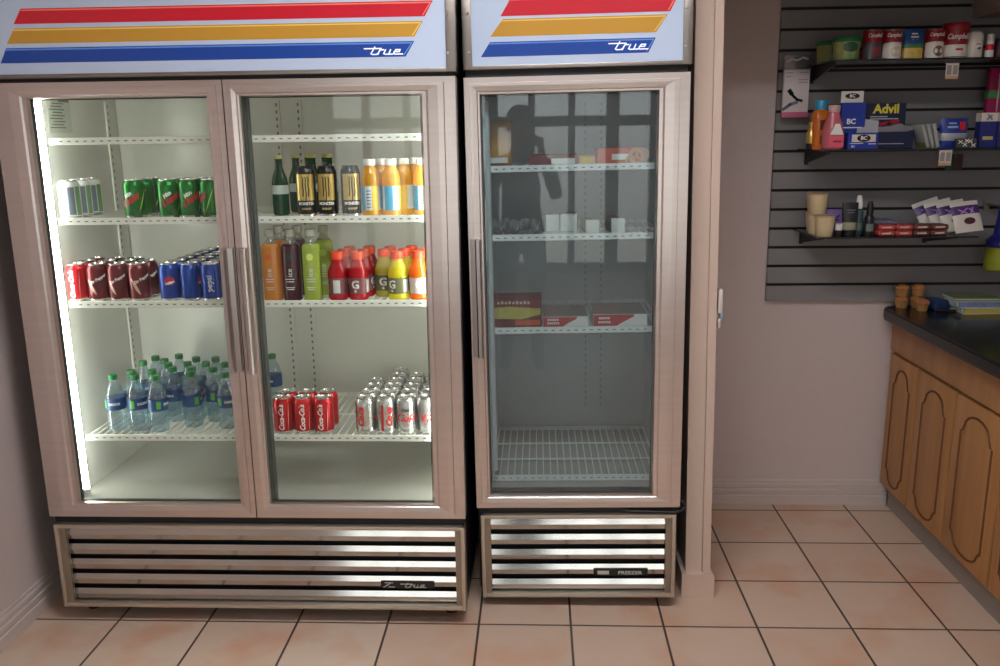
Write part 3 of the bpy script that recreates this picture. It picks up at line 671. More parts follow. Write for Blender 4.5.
for k, (nm, rgb, fr, xs2) in enumerate([('orange', (242, 168, 76), (236, 120, 60), (0.758, 0.753)), ('dark purple', (92, 34, 52), (22, 40, 30), (0.822, 0.815)), ('lime green', (194, 214, 92), (220, 240, 110), (0.887, 0.902))]):
    t = thing('sparkling_water_bottle', f'tall square {nm} bottle with clear cap, front row of the third shelf', 'drink bottle', (xs2[0], 0.136, Z3), 0.05*(k-1), 'tall square bottles on the third shelf')
    mk_spark(juice_mat('sparkling_'+nm.split()[0], rgb, 0.1, 0.55), M('fruit_'+nm.split()[0], fr, 0.4))(t)
    dup(t, (xs2[1], 0.245, Z3), 0.08, f'tall square {nm} bottle with clear cap, standing behind the front {nm} one')
ORCAP = M('cap_orange', (238, 78, 34), 0.4)
def mk_sport(liq, lab):
    def f(t):
        r = 0.0325
        prof = [(r-0.006, 0), (r, 0.006), (r, 0.018), (r-0.0015, 0.021), (r-0.0015, 0.072), (r, 0.075), (r, 0.084), (r-0.003, 0.098), (r-0.009, 0.112), (0.019, 0.122), (0.0175, 0.127), (0.0175, 0.131)]
        bottle(t, prof, liq, ORCAP, 0.0200, 0.1305, 0.024, None, seg=24)
        b = B(); b.lathe([(r-0.0008, 0.0212), (r-0.0008, 0.0718)], 24, cap=False); b.build('label_band', lab, t)
        htext(t, 'lettering', 'G', 0.036, PW, 0.0, 0.050, R=r-0.0006, bold=0.001); htext(t, 'small_lettering', 'G', 0.010, PW, 0.0, 0.030, R=r-0.0006)
        B().patch(r-0.0006, 1.2, 1.9, 0.025, 0.066).build('side_panel', M('panel_silver', (200, 204, 204), 0.4), t)
    return f
LREF = juice_mat('sport_red', (208, 26, 44), 0.1, 0.45); LYEL = juice_mat('sport_yellow', (242, 232, 50), 0.1, 0.45); LOLI = juice_mat('sport_olive', (208, 196, 80), 0.1, 0.45); LORA = juice_mat('sport_orange', (252, 132, 34), 0.1, 0.45)
GLAB = M('sport_label', (112, 108, 108), 0.4); GLABW = M('sport_label_pale', (206, 196, 188), 0.4); GLABO = M('sport_label_olive', (104, 104, 70), 0.4); GLABR = M('sport_label_red', (124, 70, 76), 0.4)
G5 = 'orange capped sports drinks on the third shelf'
t = thing('sports_drink_bottle', 'red sports drink bottle with side panel facing out, left of the front pair', 'sports drink', (0.966, 0.148, Z3), -1.5, G5); mk_sport(LREF, GLABR)(t)
for x, y, rz, lab in [(1.032, 0.148, -0.15, 'red sports drink bottle with letter G facing out, front row'), (0.974, 0.216, 0.8, 'red sports drink bottle, second row, behind the left front red one'), (1.040, 0.216, 1.2, 'red sports drink bottle, second row, behind the G facing red one'), (0.978, 0.285, 0.5, 'red sports drink bottle, third row back on the left'), (1.044, 0.286, -0.5, 'red sports drink bottle, third row back on the right')]: dup(t, (x, y, Z3), rz, lab)
t = thing('sports_drink_bottle', 'olive yellow sports drink bottle set back between red and bright yellow ones', 'sports drink', (1.106, 0.208, Z3), 0.0, G5); mk_sport(LOLI, GLABO)(t)
dup(t, (1.116, 0.280, Z3), 0.6, 'olive yellow sports drink bottle directly behind the set back olive one'); dup(t, (1.187, 0.286, Z3), 0.4, 'olive yellow sports drink bottle deepest behind the bright yellow one')
t = thing('sports_drink_bottle', 'bright yellow sports drink bottle with orange cap in the front row', 'sports drink', (1.160, 0.148, Z3), -0.5, G5); mk_sport(LYEL, GLABO)(t)
dup(t, (1.173, 0.216, Z3), 0.9, 'bright yellow sports drink bottle hidden behind the front yellow one')
t = thing('sports_drink_bottle', 'orange sports drink bottle at the right end of the third shelf', 'sports drink', (1.228, 0.148, Z3), 0.1, G5); mk_sport(LORA, GLABW)(t)
dup(t, (1.240, 0.216, Z3), 0.5, 'orange sports drink bottle behind the right end orange one')
# --- right door, bottom shelf
grid(mk_cola, 'soda_can', 'red cola can with white script', 'soda can', 'red cola cans on the bottom shelf', [0.757, 0.825, 0.893], [2, 2, 2], Z4, 'bottom shelf', 0.150, 0.068, lambda c, r: (0.05, 0.12, -0.1)[c] if r == 0 else -0.4)
def mk_diet(t):
    can_shell(t, SILV); htext(t, 'lettering', 'Coke', 0.036, PR, 0.0, 0.056, 0.3, 0.0014); htext(t, 'small_lettering', 'Diet', 0.015, PK, -0.15, 0.083, 0.2, 0.0004)
    vtext(t, 'red_lettering', 'Coke', 0.030, PR, 2.6, 0.058, 0.3, 0.0015); B().patch(CAN_R, 1.75, 2.0, 0.012, 0.100).build('red_stripe', PR, t); B().patch(CAN_R, -1.75, -1.5, 0.012, 0.100).build('dark_stripe', PK, t)
grid(mk_diet, 'soda_can', 'silver diet cola can', 'soda can', 'silver cola cans on the bottom shelf', [1.034, 1.1020, 1.1700, 1.2380], [4, 6, 5, 5], Z4, 'bottom shelf', 0.150, 0.0680, lambda c, r: (-2.9, -2.1, 0.2, 0.75)[c] if r == 0 else random.uniform(-3, 3))

# ------------------------------------------------------------------ freezer goods (placed in the freezer's own leaning frame)
def fthing(name, label, cat, x, y, z, rz=0, group=None):
    t = thing(name, label, cat, FP(x, y, z), 0, group); t.rotation_euler = (0, FA, rz); return t
def carton(t, w, d, h, mat, name='carton', bev=0.001): B().box(-w/2, w/2, -d/2, d/2, 0, h, 0, bev, 1).build(name, mat, t, smooth=False)
def face_panel(t, name, poly, y, mat, d=0.0006): B().prism(poly, y-d, y, 'y').build(name, mat, t, smooth=False)
FR, FYEL, FWH = M('box_red', (178, 34, 36), 0.45), M('box_yellow', (222, 184, 60), 0.45), M('box_white', (232, 232, 228), 0.45)
FOR = M('box_orange', (206, 84, 50), 0.45); FBR = M('box_maroon', (112, 30, 32), 0.5)
f1, f2, f3, f4 = [z-0.0008 for z in FZ]
t = fthing('snack_bag', 'upright yellow orange frozen food bag at the left of the top freezer shelf', 'food bag', 0.092, 0.20, f1)
b = B(); n = 10; g = []
for j in range(11):
    z = 0.145*j/10; k = math.sin(PI*min(max(j/10, 0.0), 1.0))**0.5; row = []
    for i in range(n): a = 2*PI*i/n; row.append(b.bm.verts.new((0.043*math.cos(a)*(1-0.04*k), 0.004*math.sin(a)+0.026*k*math.sin(a), z)))
    g.append(row)
for j in range(10):
    for i in range(n): b.bm.faces.new((g[j][i], g[j][(i+1) % n], g[j+1][(i+1) % n], g[j+1][i]))
b.bm.faces.new(list(reversed(g[0]))); b.bm.faces.new(g[-1])
b.build('pouch', M('bag_yellow', (206, 160, 66), 0.4, noise=(22, 0.6, (170, 100, 50))), t)
b = B(); b.box(-0.03, 0.03, -0.0275, -0.0262, 0.012, 0.030); b.build('label', FWH, t, smooth=False)
t = fthing('frozen_food_box', 'dark red frozen food box with white front strip, middle of top freezer shelf', 'food box', 0.268, 0.20, f1); carton(t, 0.155, 0.15, 0.036, FBR)
face_panel(t, 'white_strip', [(-0.005, 0.006), (0.070, 0.006), (0.070, 0.024), (-0.005, 0.024)], -0.0752, FWH)
t = fthing('frozen_food_box', 'small yellow frozen food box right of the white striped box', 'food box', 0.377, 0.19, f1); carton(t, 0.052, 0.13, 0.030, M('box_ochre', (214, 160, 70), 0.45)); face_panel(t, 'label', [(-0.018, 0.004), (0.018, 0.004), (0.018, 0.024), (-0.018, 0.024)], -0.0652, FYEL)
t = fthing('frozen_food_box', 'orange red frozen food box with ringed snack picture, right of top freezer shelf', 'food box', 0.485, 0.20, f1); carton(t, 0.150, 0.16, 0.052, FOR)
face_panel(t, 'name_panel', [(-0.030, 0.016), (0.022, 0.016), (0.022, 0.034), (-0.030, 0.034)], -0.0802, FWH)
b = B()
for cx, cz, r in ((0.048, 0.026, 0.021), (0.028, 0.014, 0.013), (0.066, 0.030, 0.017)):
    p = [(cx+r*math.cos(a*PI/10), -0.0805, cz+r*math.sin(a*PI/10)) for a in range(21)]; b.tube(p, r*0.28, 6)
b.build('snack_picture', M('snack_tan', (208, 160, 116), 0.6), t)
# second freezer shelf
FOIL = M('foil_wrap', (206, 210, 208), 0.3, 0.6, noise=(40, 0.7, (120, 128, 128)), bump=0.8)
for i, (x, y, rz, lx) in enumerate([(0.078, 0.19, 0.35, 'leftmost'), (0.112, 0.225, -0.15, 'second'), (0.141, 0.18, 0.2, 'third'), (0.174, 0.215, -0.25, 'fourth'), (0.206, 0.18, 0.15, 'rightmost')]):
    t = fthing('foil_wrap', f'crumpled silver wrapped frozen snack, {lx} of the heap at the shelf left', 'wrapped snack', x, y, f2, rz, 'silver wrapped snacks in the freezer')
    b = B(); random.seed(20+i); g = []
    for j in range(9):
        u = -0.055+0.11*j/8; k = max(0.25, math.sin(PI*(0.08+0.84*j/8))); ring = []
        for q in range(10):
            a = 2*PI*q/10; rr = k*(1+random.uniform(-0.14, 0.14)); ring.append(b.bm.verts.new((0.017*rr*math.cos(a), u, max(0.0, 0.024+0.024*rr*math.sin(a)))))
        g.append(ring)
    for j in range(8):
        for q in range(10): b.bm.faces.new((g[j][q], g[j][(q+1) % 10], g[j+1][(q+1) % 10], g[j+1][q]))
    b.bm.faces.new(list(reversed(g[0]))); b.bm.faces.new(g[-1])
    b.build('wrapper', FOIL, t, ang=0.9)
random.seed(9)
def snack(lab, x, y, w, d, h, rz, tip, grp=None):
    t = fthing('frozen_snack', lab, 'wrapped snack', x, y, f2, rz, grp); s = 0.25
    b = B(); b.prism([(-w/2, 0.004), (-w/2+0.004, 0), (w/2-0.004, 0), (w/2, 0.004), (w/2, h*0.7), (w/2-0.008, h), (-w/2+0.008, h), (-w/2, h*0.7)], -d/2, d/2, 'y'); b.build('wrapper', M('wrap_brown', (96, 72, 54), 0.5), t, smooth=False)
    b = B(); b.box(-w/2-0.001, w/2+0.001, -d/2-0.0025, -d/2+d*tip, 0.0005, h+0.001, 0, 0.003); b.build('white_end', M('wrap_white', (214, 220, 214), 0.5), t)
snack('white and brown wrapped frozen snack beside the silver heap', 0.258, 0.21, 0.042, 0.10, 0.060, 0.15, 0.35, 'wrapped snacks on the second freezer shelf')
snack('white and brown wrapped frozen snack, larger one in mid shelf', 0.324, 0.21, 0.052, 0.12, 0.062, -0.1, 0.25, 'wrapped snacks on the second freezer shelf')
snack('brown frozen snack with square white end, left of the right hand pair', 0.388, 0.19, 0.040, 0.12, 0.044, 0.12, 0.12, 'wrapped snacks on the second freezer shelf')
snack('brown frozen snack with square white end, right of the right hand pair', 0.472, 0.19, 0.042, 0.12, 0.048, 0.1, 0.12, 'wrapped snacks on the second freezer shelf')
t = fthing('paper_tray', 'flat white paper tray lying between the wrapped frozen snacks', 'tray', 0.283, 0.125, f2); b = B(); b.box(-0.05, 0.05, -0.012, 0.012, 0.0, 0.010, 0, 0.003); b.build('tray', M('tray_grey', (190, 190, 196), 0.5), t)
# third freezer shelf
t = fthing('frozen_food_box', 'upright frozen food box with yellow picture, left of third freezer shelf', 'food box', 0.137, 0.19, f3); carton(t, 0.178, 0.12, 0.096, FBR)
face_panel(t, 'picture', [(-0.08, 0.030), (0.02, 0.026), (0.085, 0.042), (0.085, 0.062), (-0.02, 0.070), (-0.08, 0.066)], -0.0602, M('picture_yellow', (200, 190, 96), 0.5, noise=(40, 0.6, (170, 150, 60))))
b = B()
for i in range(9): b.box(-0.058+0.0125*i, -0.050+0.0125*i, -0.0608, -0.0602, 0.078, 0.086+0.002*(i % 2))
b.build('lettering', M('box_print_pale', (214, 196, 186), 0.5), t, smooth=False)
face_panel(t, 'flavour_band', [(0.0, 0.006), (0.084, 0.006), (0.084, 0.024), (0.0, 0.024)], -0.0602, FOR)
for x, w, h, ly, lab in ((0.306, 0.150, 0.034, 0, 'low red and white frozen pizza box in the middle of third freezer shelf'), (0.487, 0.178, 0.040, 0.0, 'red and white frozen pizza box at the right of third freezer shelf')):
    t = fthing('frozen_food_box', lab, 'food box', x, 0.225, f3); carton(t, w, 0.20, h, FWH)
    W2 = w/2-0.001
    face_panel(t, 'red_sweep', [(-W2, 0.001), (-W2*0.15, 0.001), (W2*0.1, h*0.35), (W2*0.5, h*0.8), (W2*0.5, h-0.001), (-W2, h-0.001)], -0.1002, FR)
    b = B()
    for i in range(5): b.box(-w*0.40+0.0075*i, -w*0.40+0.0055+0.0075*i, -0.1016, -0.1008, h*0.60, h*0.60+0.007)
    for i in range(6): b.box(-w*0.41+0.0070*i, -w*0.41+0.0050+0.0070*i, -0.1016, -0.1008, h*0.26, h*0.26+0.007)
    b.build('lettering', FWH, t, smooth=False)
    B().box(-W2, W2, -0.098, 0.098, h, h+0.0008).build('top_print', M('box_top_print', (150, 112, 104), 0.5, noise=((8, 30, 8), 0.8, (110, 130, 128))), t, smooth=False)

# ------------------------------------------------------------------ slatwall, its glass shelves, the base cabinets
SLW = M('slatwall_grey', (140, 139, 140), 0.42, noise=((3, 3, 20), 0.3, (130, 129, 130)))
b = B(); zb = 0.905; top = 2.40; yf = 0.974; yb = 0.999
prof = [(yb, zb), (yf, zb)]
z = zb+0.070
while z < top-0.03:
    prof += [(yf, z-0.0055), (yf+0.010, z-0.0055), (yf+0.010, z-0.009), (yf+0.017, z-0.009), (yf+0.017, z+0.006), (yf+0.010, z+0.006), (yf+0.010, z+0.0055), (yf, z+0.0055)]; z += 0.0765
prof += [(yf, top), (yb, top)]
b.prism(prof, 2.549, 3.698, 'x')
b.bm.normal_update()
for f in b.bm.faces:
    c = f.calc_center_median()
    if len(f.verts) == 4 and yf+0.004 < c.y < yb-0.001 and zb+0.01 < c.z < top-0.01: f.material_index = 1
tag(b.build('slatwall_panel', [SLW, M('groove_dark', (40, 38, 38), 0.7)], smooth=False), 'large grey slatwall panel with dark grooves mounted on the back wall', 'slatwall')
SHG = glass_mat('shelf_glass', (150, 165, 165), 0.06); EDGE = M('glass_edge', (26, 34, 34), 0.2); BRK = M('bracket_black', (34, 34, 36), 0.5)
SHZ = {'A': 1.830, 'B': 1.520, 'C': 1.205}
for k, lab in (('A', 'top glass shelf on the slatwall, holding soup cans'), ('B', 'middle glass shelf on the slatwall, holding medicine boxes'), ('C', 'lowest glass shelf on the slatwall, holding cups and pouches')):
    z = SHZ[k]; xa, xb = (2.64, 3.60) if k != 'C' else (2.64, 3.215); ya = 0.645 if k != 'C' else 0.648
    t = thing('glass_shelf', lab, 'shelf', (0, 0, 0), 0, 'glass shelves on the slatwall')
    b = B(); b.box(xa, xb, ya, 0.972, z-0.006, z, 0); b.build('glass_plate', SHG, t, smooth=False)
    b = B(); b.box(xa, xb, ya-0.0015, ya, z-0.006, z); b.box(xa-0.0015, xa, ya-0.0015, 0.972, z-0.006, z); b.build('plate_edge', EDGE, t, smooth=False)
    for x in (xa+0.035, xb-0.05):
        b = B(); b.prism([(0.973, z-0.058), (0.973, z-0.0062), (0.70, z-0.0062), (0.70, z-0.014)], x-0.003, x+0.003, 'x'); b.box(x-0.008, x+0.008, 0.968, 0.9735, z-0.062, z-0.01)
        b.build('bracket', BRK, t, smooth=False)
WOOD = M('oak_wood', (186, 138, 86), 0.42, noise=((22, 22, 2.2), 0.7, (162, 114, 66)), bump=0.1); WOODD = M('oak_groove', (104, 62, 32), 0.5)
STONE = M('black_granite', (20, 20, 21), 0.16, noise=(160, 0.3, (46, 46, 47)), spec=0.3)
t = thing('base_cabinet', 'long oak base cabinet run with arched routed doors along the right wall', 'cabinet')
CX = 3.090
b = B(); b.box(CX, XR-0.002, -1.30, 0.974, 0.112, 0.836); b.build('carcass', WOOD, t, smooth=False)
b = B(); b.box(3.116, XR-0.002, -1.30, 0.974, 0.0, 0.112); b.build('toe_kick', M('toe_grey', (150, 144, 138), 0.6), t, smooth=False)
b = B(); b.box(CX-0.020, CX, -1.30, 0.972, 0.700, 0.834, 0, 0.003); b.build('apron', WOOD, t)
edges = [0.968, 0.697, 0.392, 0.062, -0.27, -0.60, -0.93, -1.26]
for i in range(len(edges)-1):
    ya, yb2 = edges[i+1]+0.006, edges[i]-0.006
    b = B(); b.box(CX-0.020, CX, ya, yb2, 0.118, 0.688, 0, 0.004); d = b.build('door', WOOD, t)
    # routed cathedral outline on both ends
    c = (ya+yb2)/2; hw = (yb2-ya)/2-0.055; zl, zh = 0.118+0.085, 0.688-0.115
    pts = [(c-hw, zl), (c-hw, zh)]
    pts += [(c-hw+0.012, zh+0.004), (c-hw+0.016, zh+0.016)]
    for a in range(9): an = PI-PI*a/8; pts.append((c+(hw-0.020)*math.cos(an), zh+0.020+0.050*math.sin(an)))
    pts += [(c+hw-0.016, zh+0.016), (c+hw-0.012, zh+0.004), (c+hw, zh), (c+hw, zl), (c+hw-0.012, zl-0.004), (c+hw-0.016, zl-0.014)]
    for a in range(9): an = PI*a/8; pts.append((c+(hw-0.020)*math.cos(an), zl-0.016-0.042*math.sin(an)))
    pts += [(c-hw+0.016, zl-0.014), (c-hw+0.012, zl-0.004), (c-hw, zl)]
    g = B(); g.tube([(CX-0.0203, p[0], p[1]) for p in pts], 0.0045, 6); g.build('routed_groove', WOODD, d)
    h = B()
    for z in (0.20, 0.60): h.box(CX-0.016, CX-0.001, yb2, yb2+0.004, z-0.03, z+0.03)
    h.build('hinge', M('hinge_dark', (60, 46, 34), 0.5, 0.4), d, smooth=False)
# granite worktop with a rounded far corner
b = B(); r = 0.05; poly = [(XR-0.002, -1.32), (XR-0.002, 0.972), (3.012+r, 0.972)]
for a in range(1, 8): an = PI/2+PI/2*a/8; poly.append((3.012+r+r*math.cos(an), 0.972-r+r*math.sin(an)))
poly += [(3.012, 0.972-r), (3.012, -1.32)]
b.prism(poly, 0.838, 0.886, 'z'); bmesh.ops.bevel(b.bm, geom=[e for e in b.bm.edges if abs(e.verts[0].co.z-e.verts[1].co.z) < 1e-6], offset=0.009, segments=3, affect='EDGES')
tag(b.build('worktop', STONE), 'glossy black granite worktop with rounded corner on the oak cabinets', 'worktop')

# ------------------------------------------------------------------ things on the slatwall
AZ, BZ, CZ = SHZ['A'], SHZ['B'], SHZ['C']
CRED = M('soup_red', (150, 24, 36), 0.35); CWHITE = M('soup_white', (222, 216, 206), 0.4)
def soup(lab, x, y, lower, tilt=0.0, g='soup cans on the top slatwall shelf', mark=None):
    t = thing('soup_can', lab, 'soup can', (x, y, AZ), tilt, g); r, h = 0.0325, 0.102
    b = B(); b.lathe([(r-0.001, 0), (r+0.0006, 0.002), (r-0.0008, 0.005), (r-0.0008, h-0.005), (r+0.0006, h-0.003), (r-0.001, h), (r-0.003, h-0.003), (0.001, h-0.003)], 28, mis=[1, 1, 0, 1, 1, 1, 1]); b.build('can_body', [CRED, SILVER], t)
    B().patch(r, -1.4, 1.4, 0.006, 0.054, 0.0004, 14, shape=lambda q: 1.0+0.16*math.sin(PI*q)).build('picture_band', lower, t)
    htext(t, 'lettering', "Campbell's", 0.0185, PW, 0.0, 0.081, 0.3, 0.0004, 0.72, R=r)
    if mark: disc_on(t, 'picture', mark, 0.15, 0.026, 0.018, R=r, d=0.0009)
    return t
soup('soup can with dark label, first red can right of the green lidded tubs', 2.797, 0.70, M('soup_dark', (70, 66, 72), 0.4), 0.1, mark=M('soup_mark', (150, 40, 50), 0.4))
soup('red soup can with plain white lower label, second soup can', 2.866, 0.70, CWHITE, 0.0, mark=M('soup_cream', (196, 190, 172), 0.5))
soup('red soup can with brown bowl picture, left of the large soup cup', 3.013, 0.70, CWHITE, 0.0, mark=M('soup_brown', (128, 84, 66), 0.5))
t = thing('food_pouch', 'blue pouch with yellow food picture between two red soup cans', 'food pouch', (2.940, 0.700, AZ), 0)
b = B(); g = []
for j in range(9):
    z = 0.102*j/8; k = math.cos(0.5*PI*j/8)**0.7 if j < 8 else 0.04; row = []
    for i in range(12): a = 2*PI*i/12; row.append(b.bm.verts.new((0.036*math.cos(a), (0.003+0.019*k)*math.sin(a), z)))
    g.append(row)
for j in range(8):
    for i in range(12): b.bm.faces.new((g[j][i], g[j][(i+1) % 12], g[j+1][(i+1) % 12], g[j+1][i])).material_index = 0 if j > 3 else (1 if j == 3 else 2)
b.bm.faces.new(list(reversed(g[0]))); b.bm.faces.new(g[-1])
b.build('pouch', [M('pouch_blue', (40, 92, 160), 0.35), M('pouch_green', (70, 130, 70), 0.4), M('pouch_yellow', (206, 170, 76), 0.4, noise=(60, 0.6, (226, 200, 110)))], t)
b = B(); 
for i, w in enumerate((0.020, 0.026, 0.016)): b.box(-w/2, w/2, -0.0145+0.0035*(i == 0), -0.0115+0.0035*(i == 0), 0.062+0.011*(2-i), 0.067+0.011*(2-i))
b.build('lettering', PW, t, smooth=False)
t = thing('soup_cup', 'large red and white soup cup with wide red rim', 'soup cup', (3.087, 0.705, AZ), 0); 
b = B(); b.lathe([(0.037, 0), (0.0385, 0.004), (0.0425, 0.098)], 30, mis=[1, 0]); b.build('cup', [CRED, CWHITE], t)
b = B(); b.lathe([(0.0435, 0.096), (0.0455, 0.099), (0.0455, 0.116), (0.0435, 0.120), (0.001, 0.120)], 30); b.build('cup_lid', CRED, t)
B().patch(0.0400, -1.5, 1.5, 0.006, 0.046, 0.001, 14).build('white_panel', CWHITE, t); b = B(); b.lathe([(0.0402, 0.046), (0.0404, 0.050)], 30, cap=False); b.build('dark_band', M('band_navy', (34, 36, 66), 0.4), t)
htext(t, 'lettering', "Campbell's", 0.026, PW, 0.0, 0.073, 0.3, 0.0006, 0.78, R=0.0420); B().patch(0.0400, -0.30, 0.30, 0.026, 0.033, 0.0016, 8).build('small_lettering', PR, t)
GT = M('tub_olive', (150, 148, 92), 0.45, noise=(50, 0.5, (110, 120, 60))); GL = M('tub_green', (22, 112, 62), 0.4)
for x, y, lab, rz in ((2.709, 0.700, 'round food tub with green lid, nearest the soup cans', 0), (2.688, 0.815, 'round food tub with green lid, standing behind the other tub', 0.4)):
    t = thing('food_tub', lab, 'food tub', (x, y, AZ), rz, 'green lidded tubs on the top slatwall shelf')
    b = B(); b.lathe([(0.040, 0), (0.042, 0.004), (0.048, 0.062)], 30); b.build('tub', GT, t)
    b = B(); b.lathe([(0.0495, 0.061), (0.051, 0.063), (0.051, 0.074), (0.049, 0.078), (0.001, 0.078)], 30); b.build('tub_lid', GL, t)
    B().patch(0.0465, -0.55, 0.55, 0.026, 0.060, 0.0016, 10, shape=lambda q: 0.55+0.45*math.sin(PI*q)).build('brand_panel', M('panel_deepgreen', (16, 72, 44), 0.4), t)
    B().patch(0.0440, -0.35, 0.35, 0.004, 0.018, 0.0016, 8).build('flavour_panel', M('panel_leaf', (96, 150, 84), 0.4), t)
t = thing('deodorant_stick', 'white domed deodorant stick right of the large soup cup', 'deodorant', (3.150, 0.690, AZ), 0)
b = B(); b.lathe([(0.022, 0), (0.0235, 0.003), (0.0250, 0.040), (0.0245, 0.060)], 24, sq=2.6); b.build('case', CWHITE, t)
b = B(); b.lathe([(0.0245, 0.0605), (0.0240, 0.078), (0.019, 0.088), (0.010, 0.092), (0.001, 0.0925)], 24, sq=2.6); b.build('cap', PW, t)
B().patch(0.0262, -0.25, 0.35, 0.044, 0.048, 0.0004, 6).build('lettering', PGREY, t); swoosh(t, 'mark', PK, -0.1, 0.5, lambda q: 0.030+0.004*q, 0.006, R=0.0262)
t = thing('lip_balm', 'thin white stick with red middle band beside the deodorant', 'stick', (3.203, 0.690, AZ), 0)
b = B(); b.lathe([(0.014, 0), (0.0145, 0.002), (0.0145, 0.026), (0.0145, 0.046), (0.012, 0.048), (0.012, 0.078), (0.010, 0.081)], 18, mis=[0, 0, 1, 0, 0, 0]); b.build('stick', [PW, PR], t)
t = thing('lip_balm', 'dark plum stick at the end of the top slatwall shelf', 'stick', (3.250, 0.72, AZ), 0)
b = B(); b.lathe([(0.016, 0), (0.016, 0.046), (0.014, 0.048), (0.014, 0.066), (0.012, 0.069)], 18, mis=[0, 1, 1, 1]); b.build('stick', [M('plum', (86, 40, 56), 0.4), M('smoke', (70, 72, 74), 0.4)], t)
def price_tag(lab, x, y, z, g='price tags on the glass shelves'):
    t = thing('price_tag', lab, 'price tag', (x, y, z), 0, g)
    B().box(-0.022, 0.022, -0.001, 0.0, -0.060, -0.0062).build('card', M('tag_paper', (208, 200, 190), 0.6), t, smooth=False)
    b = B(); b.box(-0.018, -0.003, -0.0016, -0.001, -0.045, -0.014); b.box(0.003, 0.018, -0.0016, -0.001, -0.045, -0.014); b.build('print', M('tag_print', (150, 146, 146), 0.6), t, smooth=False)
    B().box(-0.022, 0.022, -0.0016, -0.001, -0.060, -0.050).build('tag_edge', M('tag_tan', (206, 160, 116), 0.6), t, smooth=False)
    B().box(-0.022, 0.022, -0.0016, 0.010, -0.0085, -0.0062).build('clip', M('tag_clip', (190, 190, 190), 0.3), t, smooth=False)
price_tag('folded white price tag hanging under the top glass shelf', 3.058, 0.640, AZ-0.012); price_tag('white price tag hanging under the middle glass shelf', 3.064, 0.640, BZ)
# hanging packs
def hook(t, x, y, z): pass
t = thing('hanging_pack', 'tall white hanging pack with pink foot and clear top on the slatwall edge', 'pack', (2.603, 0.925, 1.640), 0)
B().box(-0.049, 0.049, -0.008, 0.008, 0.0, 0.178, 0, 0.002).build('card', M('card_white', (222, 214, 214), 0.5), t)
B().box(-0.049, 0.049, -0.0086, 0.0084, 0.0, 0.020).build('pink_foot', M('card_pink', (214, 110, 150), 0.5), t, smooth=False)
b = B(); b.box(-0.049, 0.049, -0.002, 0.002, 0.178, 0.232); b.build('clear_header', glass_mat('clear_film', (215, 218, 222), 0.08, haze=0.3), t, smooth=False)
b = B(); w = FRONT(0, -0.0081, 0)
b.strokes([[(-0.022, 0.095), (-0.008, 0.078), (0.006, 0.066), (0.022, 0.062)]], 0.010, w); b.strokes([[(-0.024, 0.098), (-0.018, 0.090)]], 0.016, w); b.build('brush_picture', PK, t, smooth=False)
b = B(); b.strokes([[(-0.046, 0.030), (-0.020, 0.048), (0.004, 0.056)]], 0.012, w, 0.0008); b.build('grey_picture', PGREY, t, smooth=False)
b = B(); b.strokes([[(-0.042, 0.166), (-0.016, 0.166)], [(0.010, 0.166), (0.040, 0.166)], [(0.008, 0.140), (0.040, 0.140)], [(0.008, 0.130), (0.040, 0.130)], [(-0.040, 0.152), (-0.022, 0.152)]], 0.004, w, 0.0008); b.build('print_lines', M('print_soft', (176, 168, 176), 0.5), t, smooth=False)
b = B(); b.rod((0, -0.012, 0.222), (0, 0.048, 0.222), 0.003, 8); b.build('peg_hook', STEELD, t)
b = B(); b.tube([(-0.040, -0.003, 0.206), (-0.022, -0.005, 0.216), (0, -0.004, 0.212), (0.020, -0.005, 0.222), (0.040, -0.003, 0.216)], 0.004, 6); b.build('header_fold', M('film_white', (220, 222, 226), 0.3), t)
t = thing('hanging_pack', 'magenta and green hanging pack at the right end of the slatwall', 'pack', (3.358, 0.90, 1.630), 0)
b = B(); b.box(-0.045, 0.045, -0.012, 0.012, 0.0, 0.180, 0, 0.004); b.build('pack', M('pack_magenta', (176, 24, 92), 0.4), t); b = B(); b.box(-0.046, 0.046, -0.0135, 0.0135, 0.070, 0.098); b.build('green_band', M('pack_green', (80, 150, 84), 0.4), t, smooth=False)
b = B(); b.box(-0.012, -0.007, -0.016, -0.0135, 0.02, 0.16); b.build('pale_stripe', M('pack_pale', (210, 190, 196), 0.4), t, smooth=False); b = B(); b.rod((0, -0.02, 0.172), (0, 0.073, 0.172), 0.003, 8); b.build('peg_hook', STEELD, t)
t = thing('hanging_pack', 'small teal and brown hanging pack under the middle glass shelf', 'pack', (3.232, 0.93, 1.430), 0)
b = B(); b.box(-0.030, 0.000, -0.008, 0.008, 0.0, 0.062, 0, 0.003); b.build('teal_half', M('pack_teal', (26, 84, 72), 0.4), t); b = B(); b.box(0.000, 0.030, -0.008, 0.008, 0.0, 0.062, 0, 0.003); b.build('brown_half', M('pack_brown', (84, 40, 34), 0.4), t)
b = B(); b.rod((0, -0.012, 0.056), (0, 0.043, 0.056), 0.0025, 8); b.build('peg_hook', STEELD, t)
t = thing('chewing_gum_tub', 'blue capped tub with yellow green label hanging low at the slatwall right', 'tub', (3.3940, 0.8300, 1.050), 0)
b = B(); b.lathe([(0.045, 0), (0.052, 0.006), (0.052, 0.085), (0.046, 0.092)], 28); b.build('tub', M('tub_lime', (166, 168, 44), 0.4, noise=(14, 0.6, (110, 150, 50))), t)
b = B(); b.lathe([(0.050, 0.093), (0.052, 0.097), (0.052, 0.118), (0.030, 0.140), (0.022, 0.215), (0.020, 0.250), (0.001, 0.252)], 28); b.build('blue_top', M('tub_blue', (32, 40, 130), 0.35), t)
B().patch(0.0522, -0.55, 0.15, 0.104, 0.110, 0.0006, 8).build('lettering', PW, t)
b = B(); b.rod((0, 0.0, 0.246), (0, 0.141, 0.246), 0.004, 8); b.box(-0.01, 0.01, 0.137, 0.1425, 0.22, 0.26); b.build('peg_hook', STEELD, t)
